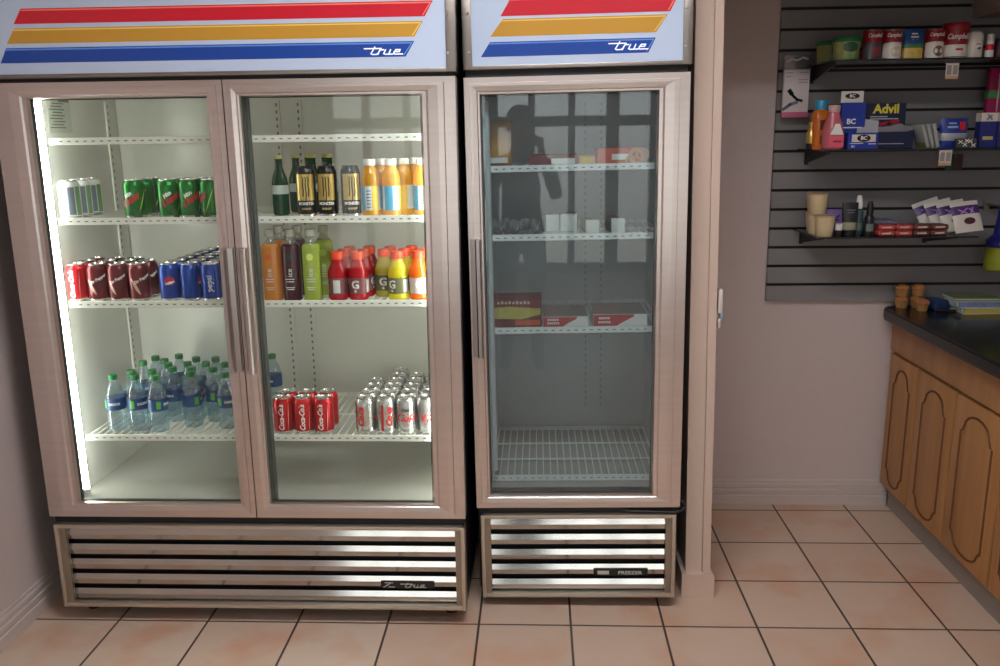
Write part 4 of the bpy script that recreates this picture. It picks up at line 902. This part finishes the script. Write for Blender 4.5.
# middle shelf
t = thing('small_bottle', 'small gold bottle with dark base left of the orange bottle', 'bottle', (2.6190, 0.7450, BZ), 0)
b = B(); b.lathe([(0.016, 0), (0.018, 0.003), (0.018, 0.022), (0.018, 0.06), (0.010, 0.075), (0.010, 0.082)], 18, mis=[1, 1, 0, 0, 0]); b.build('bottle_body', [M('bottle_gold', (196, 164, 92), 0.3, 0.5), PK], t); b = B(); b.lathe([(0.012, 0.082), (0.012, 0.098), (0.010, 0.100)], 16); b.build('cap', M('cap_gold', (206, 180, 110), 0.3, 0.6), t)
t = thing('lotion_bottle', 'orange bottle with blue cap behind the pink bottle', 'bottle', (2.6500, 0.7450, BZ), 0)
b = B(); b.lathe([(0.030, 0), (0.034, 0.006), (0.034, 0.115), (0.030, 0.132), (0.024, 0.142)], 24, sq=3.2); b.build('bottle_body', juice_mat('lotion_orange', (226, 122, 44), 0.2, 0.2), t)
b = B(); b.lathe([(0.022, 0.142), (0.022, 0.172), (0.020, 0.176)], 20); b.build('cap', M('cap_blue', (48, 150, 190), 0.4), t)
b = B(); b.box(-0.012, 0.026, -0.0352, -0.034, 0.07, 0.105); b.box(-0.01, 0.004, -0.0352, -0.034, 0.02, 0.05); b.build('label_print', M('label_brown', (110, 50, 20), 0.5), t, smooth=False)
t = thing('lotion_bottle', 'pink bottle with white label and pale cap at the shelf front', 'bottle', (2.6720, 0.6720, BZ), 0)
b = B(); b.lathe([(0.030, 0), (0.036, 0.006), (0.0365, 0.060), (0.031, 0.090), (0.021, 0.118), (0.019, 0.132)], 24, sq=2.4); b.build('bottle_body', juice_mat('lotion_pink', (226, 124, 134), 0.2, 0.3), t)
b = B(); b.lathe([(0.019, 0.132), (0.0205, 0.134), (0.0215, 0.152), (0.019, 0.156)], 20); b.build('cap', M('cap_palepink', (206, 168, 170), 0.4), t)
b = B(); b.prism([(-0.022, 0.052), (0.026, 0.052), (0.010, 0.090), (-0.004, 0.090)], -0.0405, -0.0375, 'y'); b.build('label', PW, t, smooth=False); b = B(); b.prism([(-0.026, 0.008), (0.028, 0.008), (0.028, 0.050), (-0.026, 0.050)], -0.0405, -0.0378, 'y'); b.build('pink_label', M('label_pink', (224, 92, 112), 0.45), t, smooth=False)
b = B(); b.prism([(-0.010, 0.026), (0.020, 0.026), (0.020, 0.032), (-0.010, 0.032)], -0.0411, -0.0405, 'y'); b.build('label_stripe', M('stripe_wine', (150, 24, 50), 0.5), t, smooth=False)
t = thing('black_jar', 'black capped jar behind the pink bottle', 'jar', (2.7140, 0.8000, BZ), 0)
b = B(); b.lathe([(0.028, 0), (0.030, 0.004), (0.030, 0.120)], 22); b.build('jar', M('jar_navy', (40, 44, 70), 0.35), t); b = B(); b.lathe([(0.031, 0.1205), (0.031, 0.160), (0.029, 0.163)], 22); b.build('cap', PK, t)
NAVY = M('box_navy', (20, 32, 70), 0.4); RBLUE = M('box_royal', (28, 58, 160), 0.4)
t = thing('medicine_box', 'tall blue medicine box with raised white header', 'medicine box', (2.7540, 0.7350, BZ), 0.0)
B().box(-0.044, 0.044, -0.025, 0.025, 0, 0.165, 0, 0.001, 1).build('carton', RBLUE, t, smooth=False); B().box(-0.040, 0.040, -0.002, 0.002, 0.165, 0.206).build('header_card', CWHITE, t, smooth=False)
b = B(); b.prism([(0.026*math.cos(a*PI/10), 0.189+0.010*math.sin(a*PI/10)) for a in range(20)], -0.0028, -0.002, 'y'); b.build('header_oval', PK, t, smooth=False)
b = B(); b.text('BC', 0.016, FRONT(0, -0.0030, 0.189), bold=0.0004); b.text('BC', 0.026, FRONT(-0.006, -0.0254, 0.098), bold=0.0008); b.strokes([[(-0.034, 0.077), (0.030, 0.077)]], 0.004, FRONT(0, -0.0252, 0), 0.0006); b.build('lettering', PW, t, smooth=False)
t = thing('medicine_display', 'low blue and white medicine display tray with raised grey flap', 'medicine box', (2.7740, 0.6740, BZ), 0.0)
B().box(-0.054, 0.054, -0.024, 0.020, 0, 0.058, 0, 0.001, 1).build('carton', RBLUE, t, smooth=False); B().box(-0.012, 0.062, 0.018, 0.021, 0.04, 0.115, rot=Matrix.Rotation(-0.22, 4, 'X') @ Matrix.Rotation(0.12, 4, 'Y')).build('lid_flap', M('flap_grey', (176, 176, 184), 0.5), t, smooth=False)
B().box(-0.040, 0.044, -0.0252, -0.024, 0.026, 0.052).build('name_panel', CWHITE, t, smooth=False)
b = B(); b.prism([(0.002+0.024*math.cos(a*PI/10), 0.039+0.0125*math.sin(a*PI/10)) for a in range(20)], -0.0260, -0.0252, 'y'); b.build('name_oval', PK, t, smooth=False)
b = B(); b.text('BC', 0.018, FRONT(0.002, -0.0262, 0.039), bold=0.0006); b.text('BC', 0.010, FRONT(-0.034, -0.0243, 0.010), bold=0.0003); b.strokes([[(-0.045, 0.021), (0.0, 0.021)], [(0.02, 0.019), (0.045, 0.019)]], 0.0025, FRONT(0, -0.0242, 0), 0.0006); b.build('lettering', PW, t, smooth=False)
t = thing('medicine_display', 'dark navy medicine display box with yellow lettering on its tall back', 'medicine box', (2.8910, 0.7640, BZ), 0.0)
B().box(-0.082, 0.085, -0.055, 0.055, 0, 0.060, 0, 0.001, 1).build('tray', NAVY, t, smooth=False); B().box(-0.060, 0.088, 0.040, 0.050, 0.06, 0.165).build('back_card', NAVY, t, smooth=False); B().box(-0.098, -0.066, 0.030, 0.040, 0.06, 0.150).build('side_card', M('card_dark', (38, 42, 58), 0.5), t, smooth=False)
b = B(); b.text('Advil', 0.046, FRONT(0.016, 0.0396, 0.143), bold=0.0016); b.build('lettering', M('letter_yellow', (236, 222, 60), 0.4), t, smooth=False)
b = B(); b.strokes([[(-0.040, 0.116), (0.020, 0.116)], [(-0.040, 0.108), (0.060, 0.108)]], 0.004, FRONT(0, 0.0396, 0), 0.0006); b.strokes([[(-0.05, 0.018), (0.05, 0.018)]], 0.003, FRONT(0, -0.0553, 0), 0.0006); b.build('small_print', M('print_pale', (190, 196, 206), 0.5), t, smooth=False)
b = B(); b.strokes([[(0.0, 0.088), (0.028, 0.094), (0.062, 0.099)]], 0.010, FRONT(0, 0.0396, 0), 0.0006); b.build('red_flash', PR, t, smooth=False)
b = B(); b.prism([(-0.052, 0.058), (0.05, 0.058), (0.09, 0.066), (0.094, 0.080), (0.060, 0.082), (0.046, 0.090), (0.0, 0.078), (-0.052, 0.080)], -0.03, 0.03, 'y'); b.build('packet_bundle', M('foil_grey', (150, 152, 156), 0.35, 0.4), t, smooth=False)
for i, (x, rz, ti) in enumerate(((3.010, 0.0, -0.34), (3.027, 0.0, -0.30), (3.044, 0.0, -0.26))):
    t = thing('blister_pack', f'grey edged medicine packet leaning right, {("leftmost", "middle", "rightmost")[i]} of the three by the navy display', 'packet', (x+0.006, 0.715, BZ+0.0035), rz, 'leaning packets on the middle shelf')
    t.rotation_euler = (0, ti, rz)
    B().box(-0.006, 0.006, -0.045, 0.045, 0, 0.085, 0, 0.002).build('packet', M('packet_grey', (168, 172, 168), 0.4), t); B().box(-0.0066, 0.0062, -0.040, 0.040, 0.0, 0.02).build('green_foot', M('packet_green', (120, 140, 80), 0.4), t, smooth=False)
t = thing('medicine_bag', 'blue and silver medicine bag with white script in the middle shelf centre', 'packet', (3.1060, 0.6900, BZ), 0.0)
b = B(); g = []
for j in range(9):
    z = 0.105*j/8; k = math.sin(PI*(0.12+0.8*j/8)); g.append([b.bm.verts.new(((0.050+0.004*math.sin(3*z*60))*math.cos(2*PI*i/12), (0.003+0.018*k)*math.sin(2*PI*i/12), z)) for i in range(12)])
for j in range(8):
    for i in range(12): b.bm.faces.new((g[j][i], g[j][(i+1) % 12], g[j+1][(i+1) % 12], g[j+1][i])).material_index = 1 if j in (2, 3) else 0
b.bm.faces.new(list(reversed(g[0]))); b.bm.faces.new(g[-1]); b.build('bag', [M('bag_blue', (34, 60, 150), 0.35), M('bag_silver', (176, 180, 190), 0.35, 0.4)], t)
b = B(); b.box(-0.030, 0.006, -0.0225, -0.020, 0.070, 0.078); b.box(-0.026, 0.000, -0.0225, -0.020, 0.084, 0.090); b.build('lettering', M('script_pale', (150, 180, 230), 0.4), t, smooth=False); b = B(); b.box(0.012, 0.030, -0.022, -0.020, 0.064, 0.092); b.build('red_mark', PR, t, smooth=False)
t = thing('candy_pack', 'low dark packet with pale star prints before the blue bag', 'packet', (3.1380, 0.6560, BZ), 0.0)
B().box(-0.036, 0.036, -0.008, 0.008, 0, 0.034, 0, 0.003).build('packet', M('packet_dark', (60, 66, 60), 0.4), t)
b = B()
for x, z in ((-0.022, 0.022), (-0.006, 0.012), (0.012, 0.024), (0.024, 0.010), (0.0, 0.026)): b.strokes([[(x-0.006, z-0.005), (x+0.006, z+0.005)], [(x-0.006, z+0.005), (x+0.006, z-0.005)]], 0.003, FRONT(0, -0.0081, 0), 0.0006)
b.build('star_print', PW, t, smooth=False)
for i, (x, lab) in enumerate(((3.220, 'blue white topped medicine box, left of the pair at the shelf end'), (3.282, 'blue white topped medicine box, right of the pair at the shelf end'))):
    t = thing('medicine_box', lab, 'medicine box', (x, 0.690, BZ), 0.0, 'blue boxes at the end of the middle shelf')
    B().box(-0.029, 0.029, -0.02, 0.02, 0, 0.092, 0, 0.001, 1).build('carton', M('box_deepblue', (32, 46, 120), 0.4), t, smooth=False); B().box(-0.029, 0.029, -0.0205, 0.0205, 0.092, 0.122).build('white_top', CWHITE, t, smooth=False)
    b = B(); b.strokes([[(-0.008, 0.100), (0.006, 0.112)], [(-0.006, 0.114), (0.008, 0.100)]], 0.006, FRONT(0, -0.0206, 0), 0.0006); b.build('dark_print', PGREY, t, smooth=False); b = B(); b.box(-0.018, 0.018, -0.0206, -0.02, 0.028, 0.040); b.build('yellow_label', M('label_lemon', (206, 190, 110), 0.4), t, smooth=False)
# lowest shelf
CREAM = M('cup_cream', (220, 200, 158), 0.45); CREAMD = M('cup_lid', (190, 170, 136), 0.5)
first = None
for x, y, z, lab in ((2.676, 0.700, 0, 'cream cup at the front of the lowest slatwall shelf'), (2.672, 0.780, 0, 'lower cream cup in the second row on the lowest shelf'), (2.690, 0.862, 0, 'lower cream cup at the back of the lowest slatwall shelf'), (2.672, 0.780, 0.0762, 'cream cup stacked on the second row cup'), (2.690, 0.862, 0.0762, 'cream cup stacked on the back row cup')):
    if first is None:
        first = thing('snack_cup', lab, 'cup', (x, y, CZ+z), 0, 'cream cups on the lowest slatwall shelf')
        b = B(); b.lathe([(0.028, 0), (0.0295, 0.003), (0.0360, 0.070)], 26); b.build('cup', CREAM, first)
        b = B(); b.lathe([(0.0360, 0.070), (0.0385, 0.071), (0.0385, 0.0755), (0.0375, 0.0762), (0.001, 0.0762)], 26); b.build('cup_lid', CREAMD, first)
    else: dup(first, (x, y, CZ+z), 0.3, lab)
t = thing('snack_packet', 'small purple packet leaning behind the white capped bottle', 'packet', (2.7350, 0.8000, CZ), 0.0)
b = B(); b.box(-0.040, 0.040, -0.012, 0.012, 0.0, 0.090, 0, 0.004); b.build('packet', M('packet_lilac', (140, 116, 180), 0.4), t); b = B(); b.strokes([[(-0.02, 0.066), (0.0, 0.052), (0.022, 0.066)], [(-0.015, 0.05), (0.02, 0.05)]], 0.007, FRONT(0, -0.0121, 0), 0.0006); b.build('print', M('print_violet', (80, 56, 130), 0.4), t, smooth=False)
t = thing('small_bottle', 'small brown bottle with white cap at the lowest shelf front', 'bottle', (2.7250, 0.6900, CZ), 0.0)
b = B(); b.lathe([(0.011, 0), (0.012, 0.002), (0.012, 0.022)], 16); b.build('bottle_body', M('bottle_brown', (60, 38, 36), 0.35), t); b = B(); b.lathe([(0.0125, 0.022), (0.0135, 0.024), (0.0125, 0.046)], 16); b.build('cap', PW, t)
t = thing('cream_tube', 'dark standing cosmetic tube with pale lower label', 'tube', (2.7650, 0.7000, CZ), 0.0)
b = B(); g = []
for j, (z, ry) in enumerate(((0.022, 0.020), (0.05, 0.019), (0.09, 0.012), (0.122, 0.002))): g.append([b.bm.verts.new(((0.026+0.004*j/3)*math.cos(2*PI*i/16), ry*math.sin(2*PI*i/16), z)) for i in range(16)])
for j in range(3):
    for i in range(16): b.bm.faces.new((g[j][i], g[j][(i+1) % 16], g[j+1][(i+1) % 16], g[j+1][i])).material_index = 1 if j == 0 else 0
b.bm.faces.new(list(reversed(g[0]))); b.bm.faces.new(g[-1]); b.build('tube_body', [M('tube_dark', (34, 40, 40), 0.35), M('tube_pale', (150, 150, 124), 0.4)], t)
b = B(); b.lathe([(0.024, 0), (0.025, 0.002), (0.025, 0.021)], 18); b.build('cap', PK, t); b = B(); b.strokes([[(-0.014, 0.095), (0.014, 0.095)], [(-0.010, 0.086), (0.010, 0.086)]], 0.003, FRONT(0, -0.0145, 0), 0.0006); b.build('lettering', PGREY, t, smooth=False)
for x, y, body, capm, lab, h in ((2.806, 0.725, (60, 84, 88), PW, 'slim teal grey spray bottle with white cap', 0.098), (2.832, 0.685, (24, 26, 30), PK, 'slim black spray bottle with pointed black cap', 0.080)):
    t = thing('spray_bottle', lab, 'spray bottle', (x, y, CZ), 0.0, 'slim spray bottles on the lowest shelf')
    b = B(); b.lathe([(0.016, 0), (0.0175, 0.003), (0.0175, h-0.012), (0.010, h)], 18); b.build('bottle_body', M('spray_%d' % body[0], body, 0.35), t); b = B(); b.lathe([(0.0125, h), (0.0125, h+0.018), (0.009, h+0.040), (0.007, h+0.048)], 16); b.build('spray_cap', capm, t)
    B().patch(0.0175, -0.9, 0.9, 0.018, 0.045).build('label', M('spray_label', (110, 124, 116), 0.5), t)
REDP = M('packet_red', (172, 40, 44), 0.35, noise=(60, 0.5, (206, 120, 110))); BRNP = M('packet_choc', (92, 48, 40), 0.35, noise=(60, 0.5, (130, 84, 70)))
k = 0
for i in range(4):
    for j in range(2):
        m, nm = (REDP, 'red') if i < 2 else (BRNP, 'brown')
        x = 2.890+0.064*i+0.010*j; w = 0.030
        t = thing('candy_packet', f'{nm} candy packet on the lowest shelf, {("first", "second")[i % 2]} {nm} stack, {("lower", "upper")[j]} one', 'candy', (x, 0.700+0.014*j, CZ+0.0205*j), 0.05*(-1)**j, 'candy packets on the lowest slatwall shelf')
        b = B(); b.box(-w, w, -0.035, 0.035, 0.0, 0.0200, 0, 0.007, 3); b.box(-w-0.001, -w+0.004, -0.034, 0.034, 0.008, 0.011); b.box(w-0.004, w+0.001, -0.034, 0.034, 0.008, 0.011); b.build('wrapper', m, t)
        b = B(); b.strokes([[(-0.015, 0.010), (0.013, 0.011)]], 0.006, FRONT(0, -0.0351, 0), 0.0005); b.build('lettering', M('candy_print', (216, 190, 180), 0.5), t, smooth=False)
t = thing('display_tray', 'shallow pale card tray behind the red candy packets', 'tray', (2.905, 0.815, CZ), 0.0); B().box(-0.06, 0.06, -0.05, 0.05, 0, 0.048, 0, 0.002).build('tray', M('tray_blue', (120, 124, 150), 0.5), t)
PV = M('pouch_violet', (78, 46, 112), 0.4)
for i, (x, y, ti) in enumerate(((3.140, 0.82, -0.34), (3.158, 0.772, -0.27), (3.176, 0.724, -0.20), (3.196, 0.676, -0.12))):
    t = thing('candy_pouch', f'white and purple candy pouch leaning back, {("hindmost", "second from the back", "third from the back", "frontmost")[i]} of the row', 'candy', (x, y, CZ+0.012), 0.0, 'purple candy pouches on the lowest shelf')
    t.rotation_euler = (-0.42, ti, 0.0)
    b = B(); g = []
    for j in range(8):
        z = 0.118*j/7; kk = math.sin(PI*(0.06+0.88*j/7)); g.append([b.bm.verts.new((0.050*math.cos(2*PI*q/12), (0.0012+0.009*kk)*math.sin(2*PI*q/12), z)) for q in range(12)])
    for j in range(7):
        for q in range(12): b.bm.faces.new((g[j][q], g[j][(q+1) % 12], g[j+1][(q+1) % 12], g[j+1][q])).material_index = 1 if j in (4, 5) else 0
    b.bm.faces.new(list(reversed(g[0]))); b.bm.faces.new(g[-1]); b.build('pouch', [CWHITE, PV], t)
    b = B(); b.strokes([[(-0.026, 0.085), (0.0, 0.070)], [(-0.02, 0.070), (0.004, 0.088)], [(0.012, 0.086), (0.024, 0.072)], [(0.024, 0.088), (0.014, 0.068)]], 0.005, FRONT(0, -0.0102, 0), 0.0008); b.build('lettering', M('pouch_print', (176, 140, 206), 0.4), t, smooth=False)
    b = B(); b.prism([(0.004+0.020*math.cos(a*PI/8), 0.040+0.013*math.sin(a*PI/8)) for a in range(16)], -0.0115, -0.0095, 'y'); b.build('berry_picture', M('berry', (80, 34, 50), 0.5), t, smooth=False)

# ------------------------------------------------------------------ things on the worktop
MUF = M('muffin_crumb', (186, 126, 74), 0.7, noise=(60, 0.7, (150, 92, 52)), bump=0.6); PAPER = M('muffin_paper', (178, 132, 80), 0.5)
def muffin(lab, x, y, z, rz=0.0):
    t = thing('muffin', lab, 'muffin', (x, y, z), rz, 'muffins on the worktop')
    b = B(); n = 40; g = []
    for r0, z0 in ((0.018, 0), (0.025, 0.027)): g.append([b.bm.verts.new(((r0+(0.0012 if k % 2 else 0))*math.cos(2*PI*k/n), (r0+(0.0012 if k % 2 else 0))*math.sin(2*PI*k/n), z0)) for k in range(n)])
    for k in range(n): b.bm.faces.new((g[0][k], g[0][(k+1) % n], g[1][(k+1) % n], g[1][k]))
    b.bm.faces.new(list(reversed(g[0]))); b.bm.faces.new(g[1]); b.build('paper_case', PAPER, t, ang=0.2)
    b = B(); b.lathe([(0.024, 0.0268), (0.028, 0.030), (0.0275, 0.036), (0.022, 0.043), (0.013, 0.0470), (0.002, 0.0475)], 22); b.build('crumb_top', MUF, t)
muffin('lower muffin at the far left end of the worktop', 3.078, 0.925, 0.886); muffin('muffin in the foreground of the small worktop group', 3.132, 0.862, 0.886, 0.4)
muffin('muffin stacked on top of the far left muffin', 3.077, 0.926, 0.9335, 0.8); muffin('back right muffin of the small worktop group', 3.142, 0.930, 0.886, 1.1); muffin('muffin stacked on the back right muffin', 3.142, 0.930, 0.9335, 0.2)
t = thing('snack_packet', 'blue packet lying between the muffins and the books', 'packet', (3.205, 0.905, 0.886), 0.2)
b = B(); b.box(-0.034, 0.034, -0.045, 0.045, 0, 0.040, 0, 0.012, 3); b.build('packet', M('packet_sea', (32, 62, 100), 0.4), t)
t = thing('pen', 'dark pen lying on the worktop before the blue packet', 'pen', (3.225, 0.845, 0.8905), 0.0)
b = B(); b.rod((-0.05, 0, 0), (0.05, -0.012, 0), 0.0042, 10); b.build('barrel', M('pen_dark', (60, 40, 44), 0.3), t); b = B(); b.rod((0.05, -0.012, 0), (0.062, -0.0135, 0), 0.003, 10); b.build('tip', SILVER, t)
def book(lab, x, y, z, rz, w, d, h, cover, page, spine=None):
    t = thing('book', lab, 'book', (x, y, z), rz, 'books stacked on the worktop')
    B().box(-w/2, w/2, -d/2, d/2, 0, 0.0025).box(-w/2, w/2, -d/2, d/2, h-0.0025, h).build('cover', cover, t, smooth=False); B().box(-w/2+0.003, w/2-0.002, -d/2+0.002, d/2-0.004, 0.0025, h-0.0025).build('page_block', page, t, smooth=False)
    b = B()
    for i in range(8): b.box(-w/2-0.003, -w/2+0.010, -d/2+0.01+i*(d-0.02)/8, -d/2+0.01+(i+0.6)*(d-0.02)/8, -0.0+0.001, h-0.001)
    b.build('binding', M('binding_pale', (196, 204, 200), 0.5), t, smooth=False)
book('lower book with yellow page edges on the worktop', 3.345, 0.850, 0.886, 0.05, 0.18, 0.13, 0.024, M('cover_white', (206, 208, 206), 0.5), M('page_yellow', (206, 186, 84), 0.6))
book('blue edged book lying upon the yellow edged book', 3.335, 0.855, 0.910, 0.02, 0.19, 0.13, 0.024, M('cover_pale', (176, 190, 196), 0.5), M('page_blue', (110, 124, 170), 0.6, noise=(200, 0.5, (170, 176, 200))))
book('thin green topped booklet at the very top of the book stack', 3.320, 0.870, 0.934, -0.04, 0.17, 0.12, 0.010, M('cover_green', (120, 136, 90), 0.5), M('page_cream', (200, 200, 170), 0.6))

# ------------------------------------------------------------------ the photographer, who shows only as a reflection in the freezer glass
PX, PY = 1.50, -2.99
person = thing('person', 'person in dark cap and navy jacket holding up a phone, mirrored in the freezer glass', 'person', (0, 0, 0))
J = {'pelvis': (0, 0, 0.94, 0.125, 0.10), 'waist': (0, 0.01, 1.10, 0.13, 0.10), 'chest': (0, 0.0, 1.28, 0.15, 0.105), 'collar': (0, -0.01, 1.42, 0.09, 0.075), 'neck': (0, 0.0, 1.50, 0.056, 0.056), 'jaw': (0, 0.03, 1.565, 0.062, 0.070), 'head': (0, 0.015, 1.655, 0.076, 0.092), 'crown': (0, 0.005, 1.725, 0.055, 0.065)}
E_ = [('pelvis', 'waist'), ('waist', 'chest'), ('chest', 'collar'), ('collar', 'neck'), ('neck', 'jaw'), ('jaw', 'head'), ('head', 'crown')]
for s, sd in ((-1, 'l'), (1, 'r')):
    J.update({'sh'+sd: (0.175*s, -0.005, 1.405, 0.062, 0.062), 'el'+sd: (0.235*s, 0.10, 1.19, 0.044, 0.044), 'wr'+sd: (0.05+0.085*s, 0.335, 1.47, 0.028, 0.028), 'pa'+sd: (0.05+0.080*s, 0.375, 1.535, 0.034, 0.018),
              'hip'+sd: (0.095*s, 0, 0.88, 0.088, 0.09), 'kn'+sd: (0.105*s, 0.03, 0.49, 0.058, 0.058), 'an'+sd: (0.11*s, -0.01, 0.09, 0.040, 0.042), 'toe'+sd: (0.125*s, 0.15, 0.042, 0.040, 0.030)})
    E_ += [('collar', 'sh'+sd), ('sh'+sd, 'el'+sd), ('el'+sd, 'wr'+sd), ('wr'+sd, 'pa'+sd), ('pelvis', 'hip'+sd), ('hip'+sd, 'kn'+sd), ('kn'+sd, 'an'+sd), ('an'+sd, 'toe'+sd)]
bm = bmesh.new(); sk = bm.verts.layers.skin.verify(); V = {}
for n_, (x, y, z, rx, ry) in J.items():
    v = bm.verts.new((PX+x, PY+y, z)); V[n_] = v; v[sk].radius = (rx, ry)
V['pelvis'][sk].use_root = True
for a, c in E_: bm.edges.new((V[a], V[c]))
me = bpy.data.meshes.new('body_cage'); bm.to_mesh(me); bm.free()
tmp = bpy.data.objects.new('body_cage', me); COL.objects.link(tmp)
tmp.modifiers.new('skin', 'SKIN').use_smooth_shade = True
m_ = tmp.modifiers.new('sub', 'SUBSURF'); m_.levels = 2; m_.render_levels = 2
body = bpy.data.meshes.new_from_object(tmp.evaluated_get(bpy.context.evaluated_depsgraph_get()))
bpy.data.objects.remove(tmp); bpy.data.meshes.remove(me)
SKIN = M('skin', (168, 118, 92), 0.5); JACKET = M('navy_jacket', (30, 40, 64), 0.8); JEANS = M('dark_jeans', (36, 44, 62), 0.85); SHOE = M('shoe_black', (22, 22, 22), 0.5); CAPM = M('cap_dark', (26, 30, 40), 0.8)
b = B(); b.bm.from_mesh(body); bpy.data.meshes.remove(body)
for f in b.bm.faces:
    c = f.calc_center_median(); hand = c.y > PY+0.325 and c.z > 1.2
    f.material_index = 0 if (c.z > 1.495 and not hand and abs(c.x-PX) < 0.12 and c.y < PY+0.2) or hand else (3 if c.z < 0.085 else (2 if c.z < 0.90 else 1))
# fingers and thumb rooted in each palm, closed round the ends of the phone
for s in (-1, 1):
    px, py, pz = PX+0.05+0.080*s, PY+0.375, 1.535
    for k, L in enumerate((0.034, 0.040, 0.038, 0.030)):
        z = pz+0.034-0.019*k
        b.tube([(px+0.004*s, py+0.002, z-0.012), (px+0.012*s, py+0.030, z), (px+0.004*s, py+0.030+L*0.42, z+0.002), (px-0.020*s, py+0.032+L*0.36, z+0.003)], [0.0105, 0.0095, 0.0085, 0.0068], 8)
    b.tube([(px-0.004*s, py-0.004, pz-0.010), (px-0.018*s, py+0.012, pz+0.004), (px-0.034*s, py+0.018, pz+0.012)], [0.0125, 0.0105, 0.0085], 8)
body_o = b.build('body', [SKIN, JACKET, JEANS, SHOE], person, ang=1.2)
hz = 1.655
b = B(); b.lathe([(0.093, 0), (0.094, 0.03), (0.084, 0.07), (0.055, 0.10), (0.015, 0.112)], 24, c=(PX, PY+0.010, hz+0.022))
b.prism([(PX+0.075*math.cos(a*PI/10), PY+0.075+0.075*math.sin(a*PI/10)) for a in range(11)], hz+0.022, hz+0.028, 'z'); b.build('cap', CAPM, person)
b = B(); b.lathe([(0.088, 0), (0.092, 0.045)], 20, c=(PX, PY-0.004, hz-0.025)); bmesh.ops.delete(b.bm, geom=[f for f in b.bm.faces if f.calc_center_median().y > PY+0.02], context='FACES'); b.build('hair', M('hair_dark', (34, 26, 22), 0.7), person)
for s in (-1, 1):
    b = B(); b.lathe([(0.004, -0.008), (0.010, -0.005), (0.012, 0), (0.010, 0.005), (0.004, 0.008)], 12, c=(PX+0.032*s, PY+0.092, hz-0.004)); b.build('eye', M('eye_dark', (50, 40, 36), 0.3), person)
    b = B(); b.lathe([(0.006, -0.028), (0.016, -0.015), (0.017, 0.012), (0.008, 0.026)], 10, c=(PX+0.080*s, PY+0.010, hz-0.012)); b.build('ear', SKIN, person)
b = B(); b.tube([(PX, PY+0.094, hz+0.004), (PX, PY+0.110, hz-0.022), (PX, PY+0.112, hz-0.034), (PX, PY+0.092, hz-0.040)], [0.008, 0.012, 0.014, 0.010], 10); b.build('nose', SKIN, person)
b = B(); b.tube([(PX-0.024, PY+0.088, hz-0.064), (PX, PY+0.097, hz-0.066), (PX+0.024, PY+0.088, hz-0.064)], [0.004, 0.007, 0.004], 8); b.build('mouth', M('lip', (140, 84, 74), 0.5), person)
t = thing('phone', 'dark phone held up sideways in both hands of the mirrored person', 'phone', (PX+0.05, -2.582, 1.553))
B().box(-0.070, 0.070, -0.004, 0.004, -0.034, 0.034, 0, 0.0035, 3).build('phone_body', M('phone_dark', (40, 42, 46), 0.3, 0.5), t)
B().box(-0.062, 0.062, -0.0046, -0.0041, -0.031, 0.031).build('screen', M('phone_screen', (14, 15, 18), 0.1), t, smooth=False)
b = B(); b.rod((0.055, 0.004, 0.022), (0.055, 0.0055, 0.022), 0.005, 14); b.build('lens', BLACKB, t)
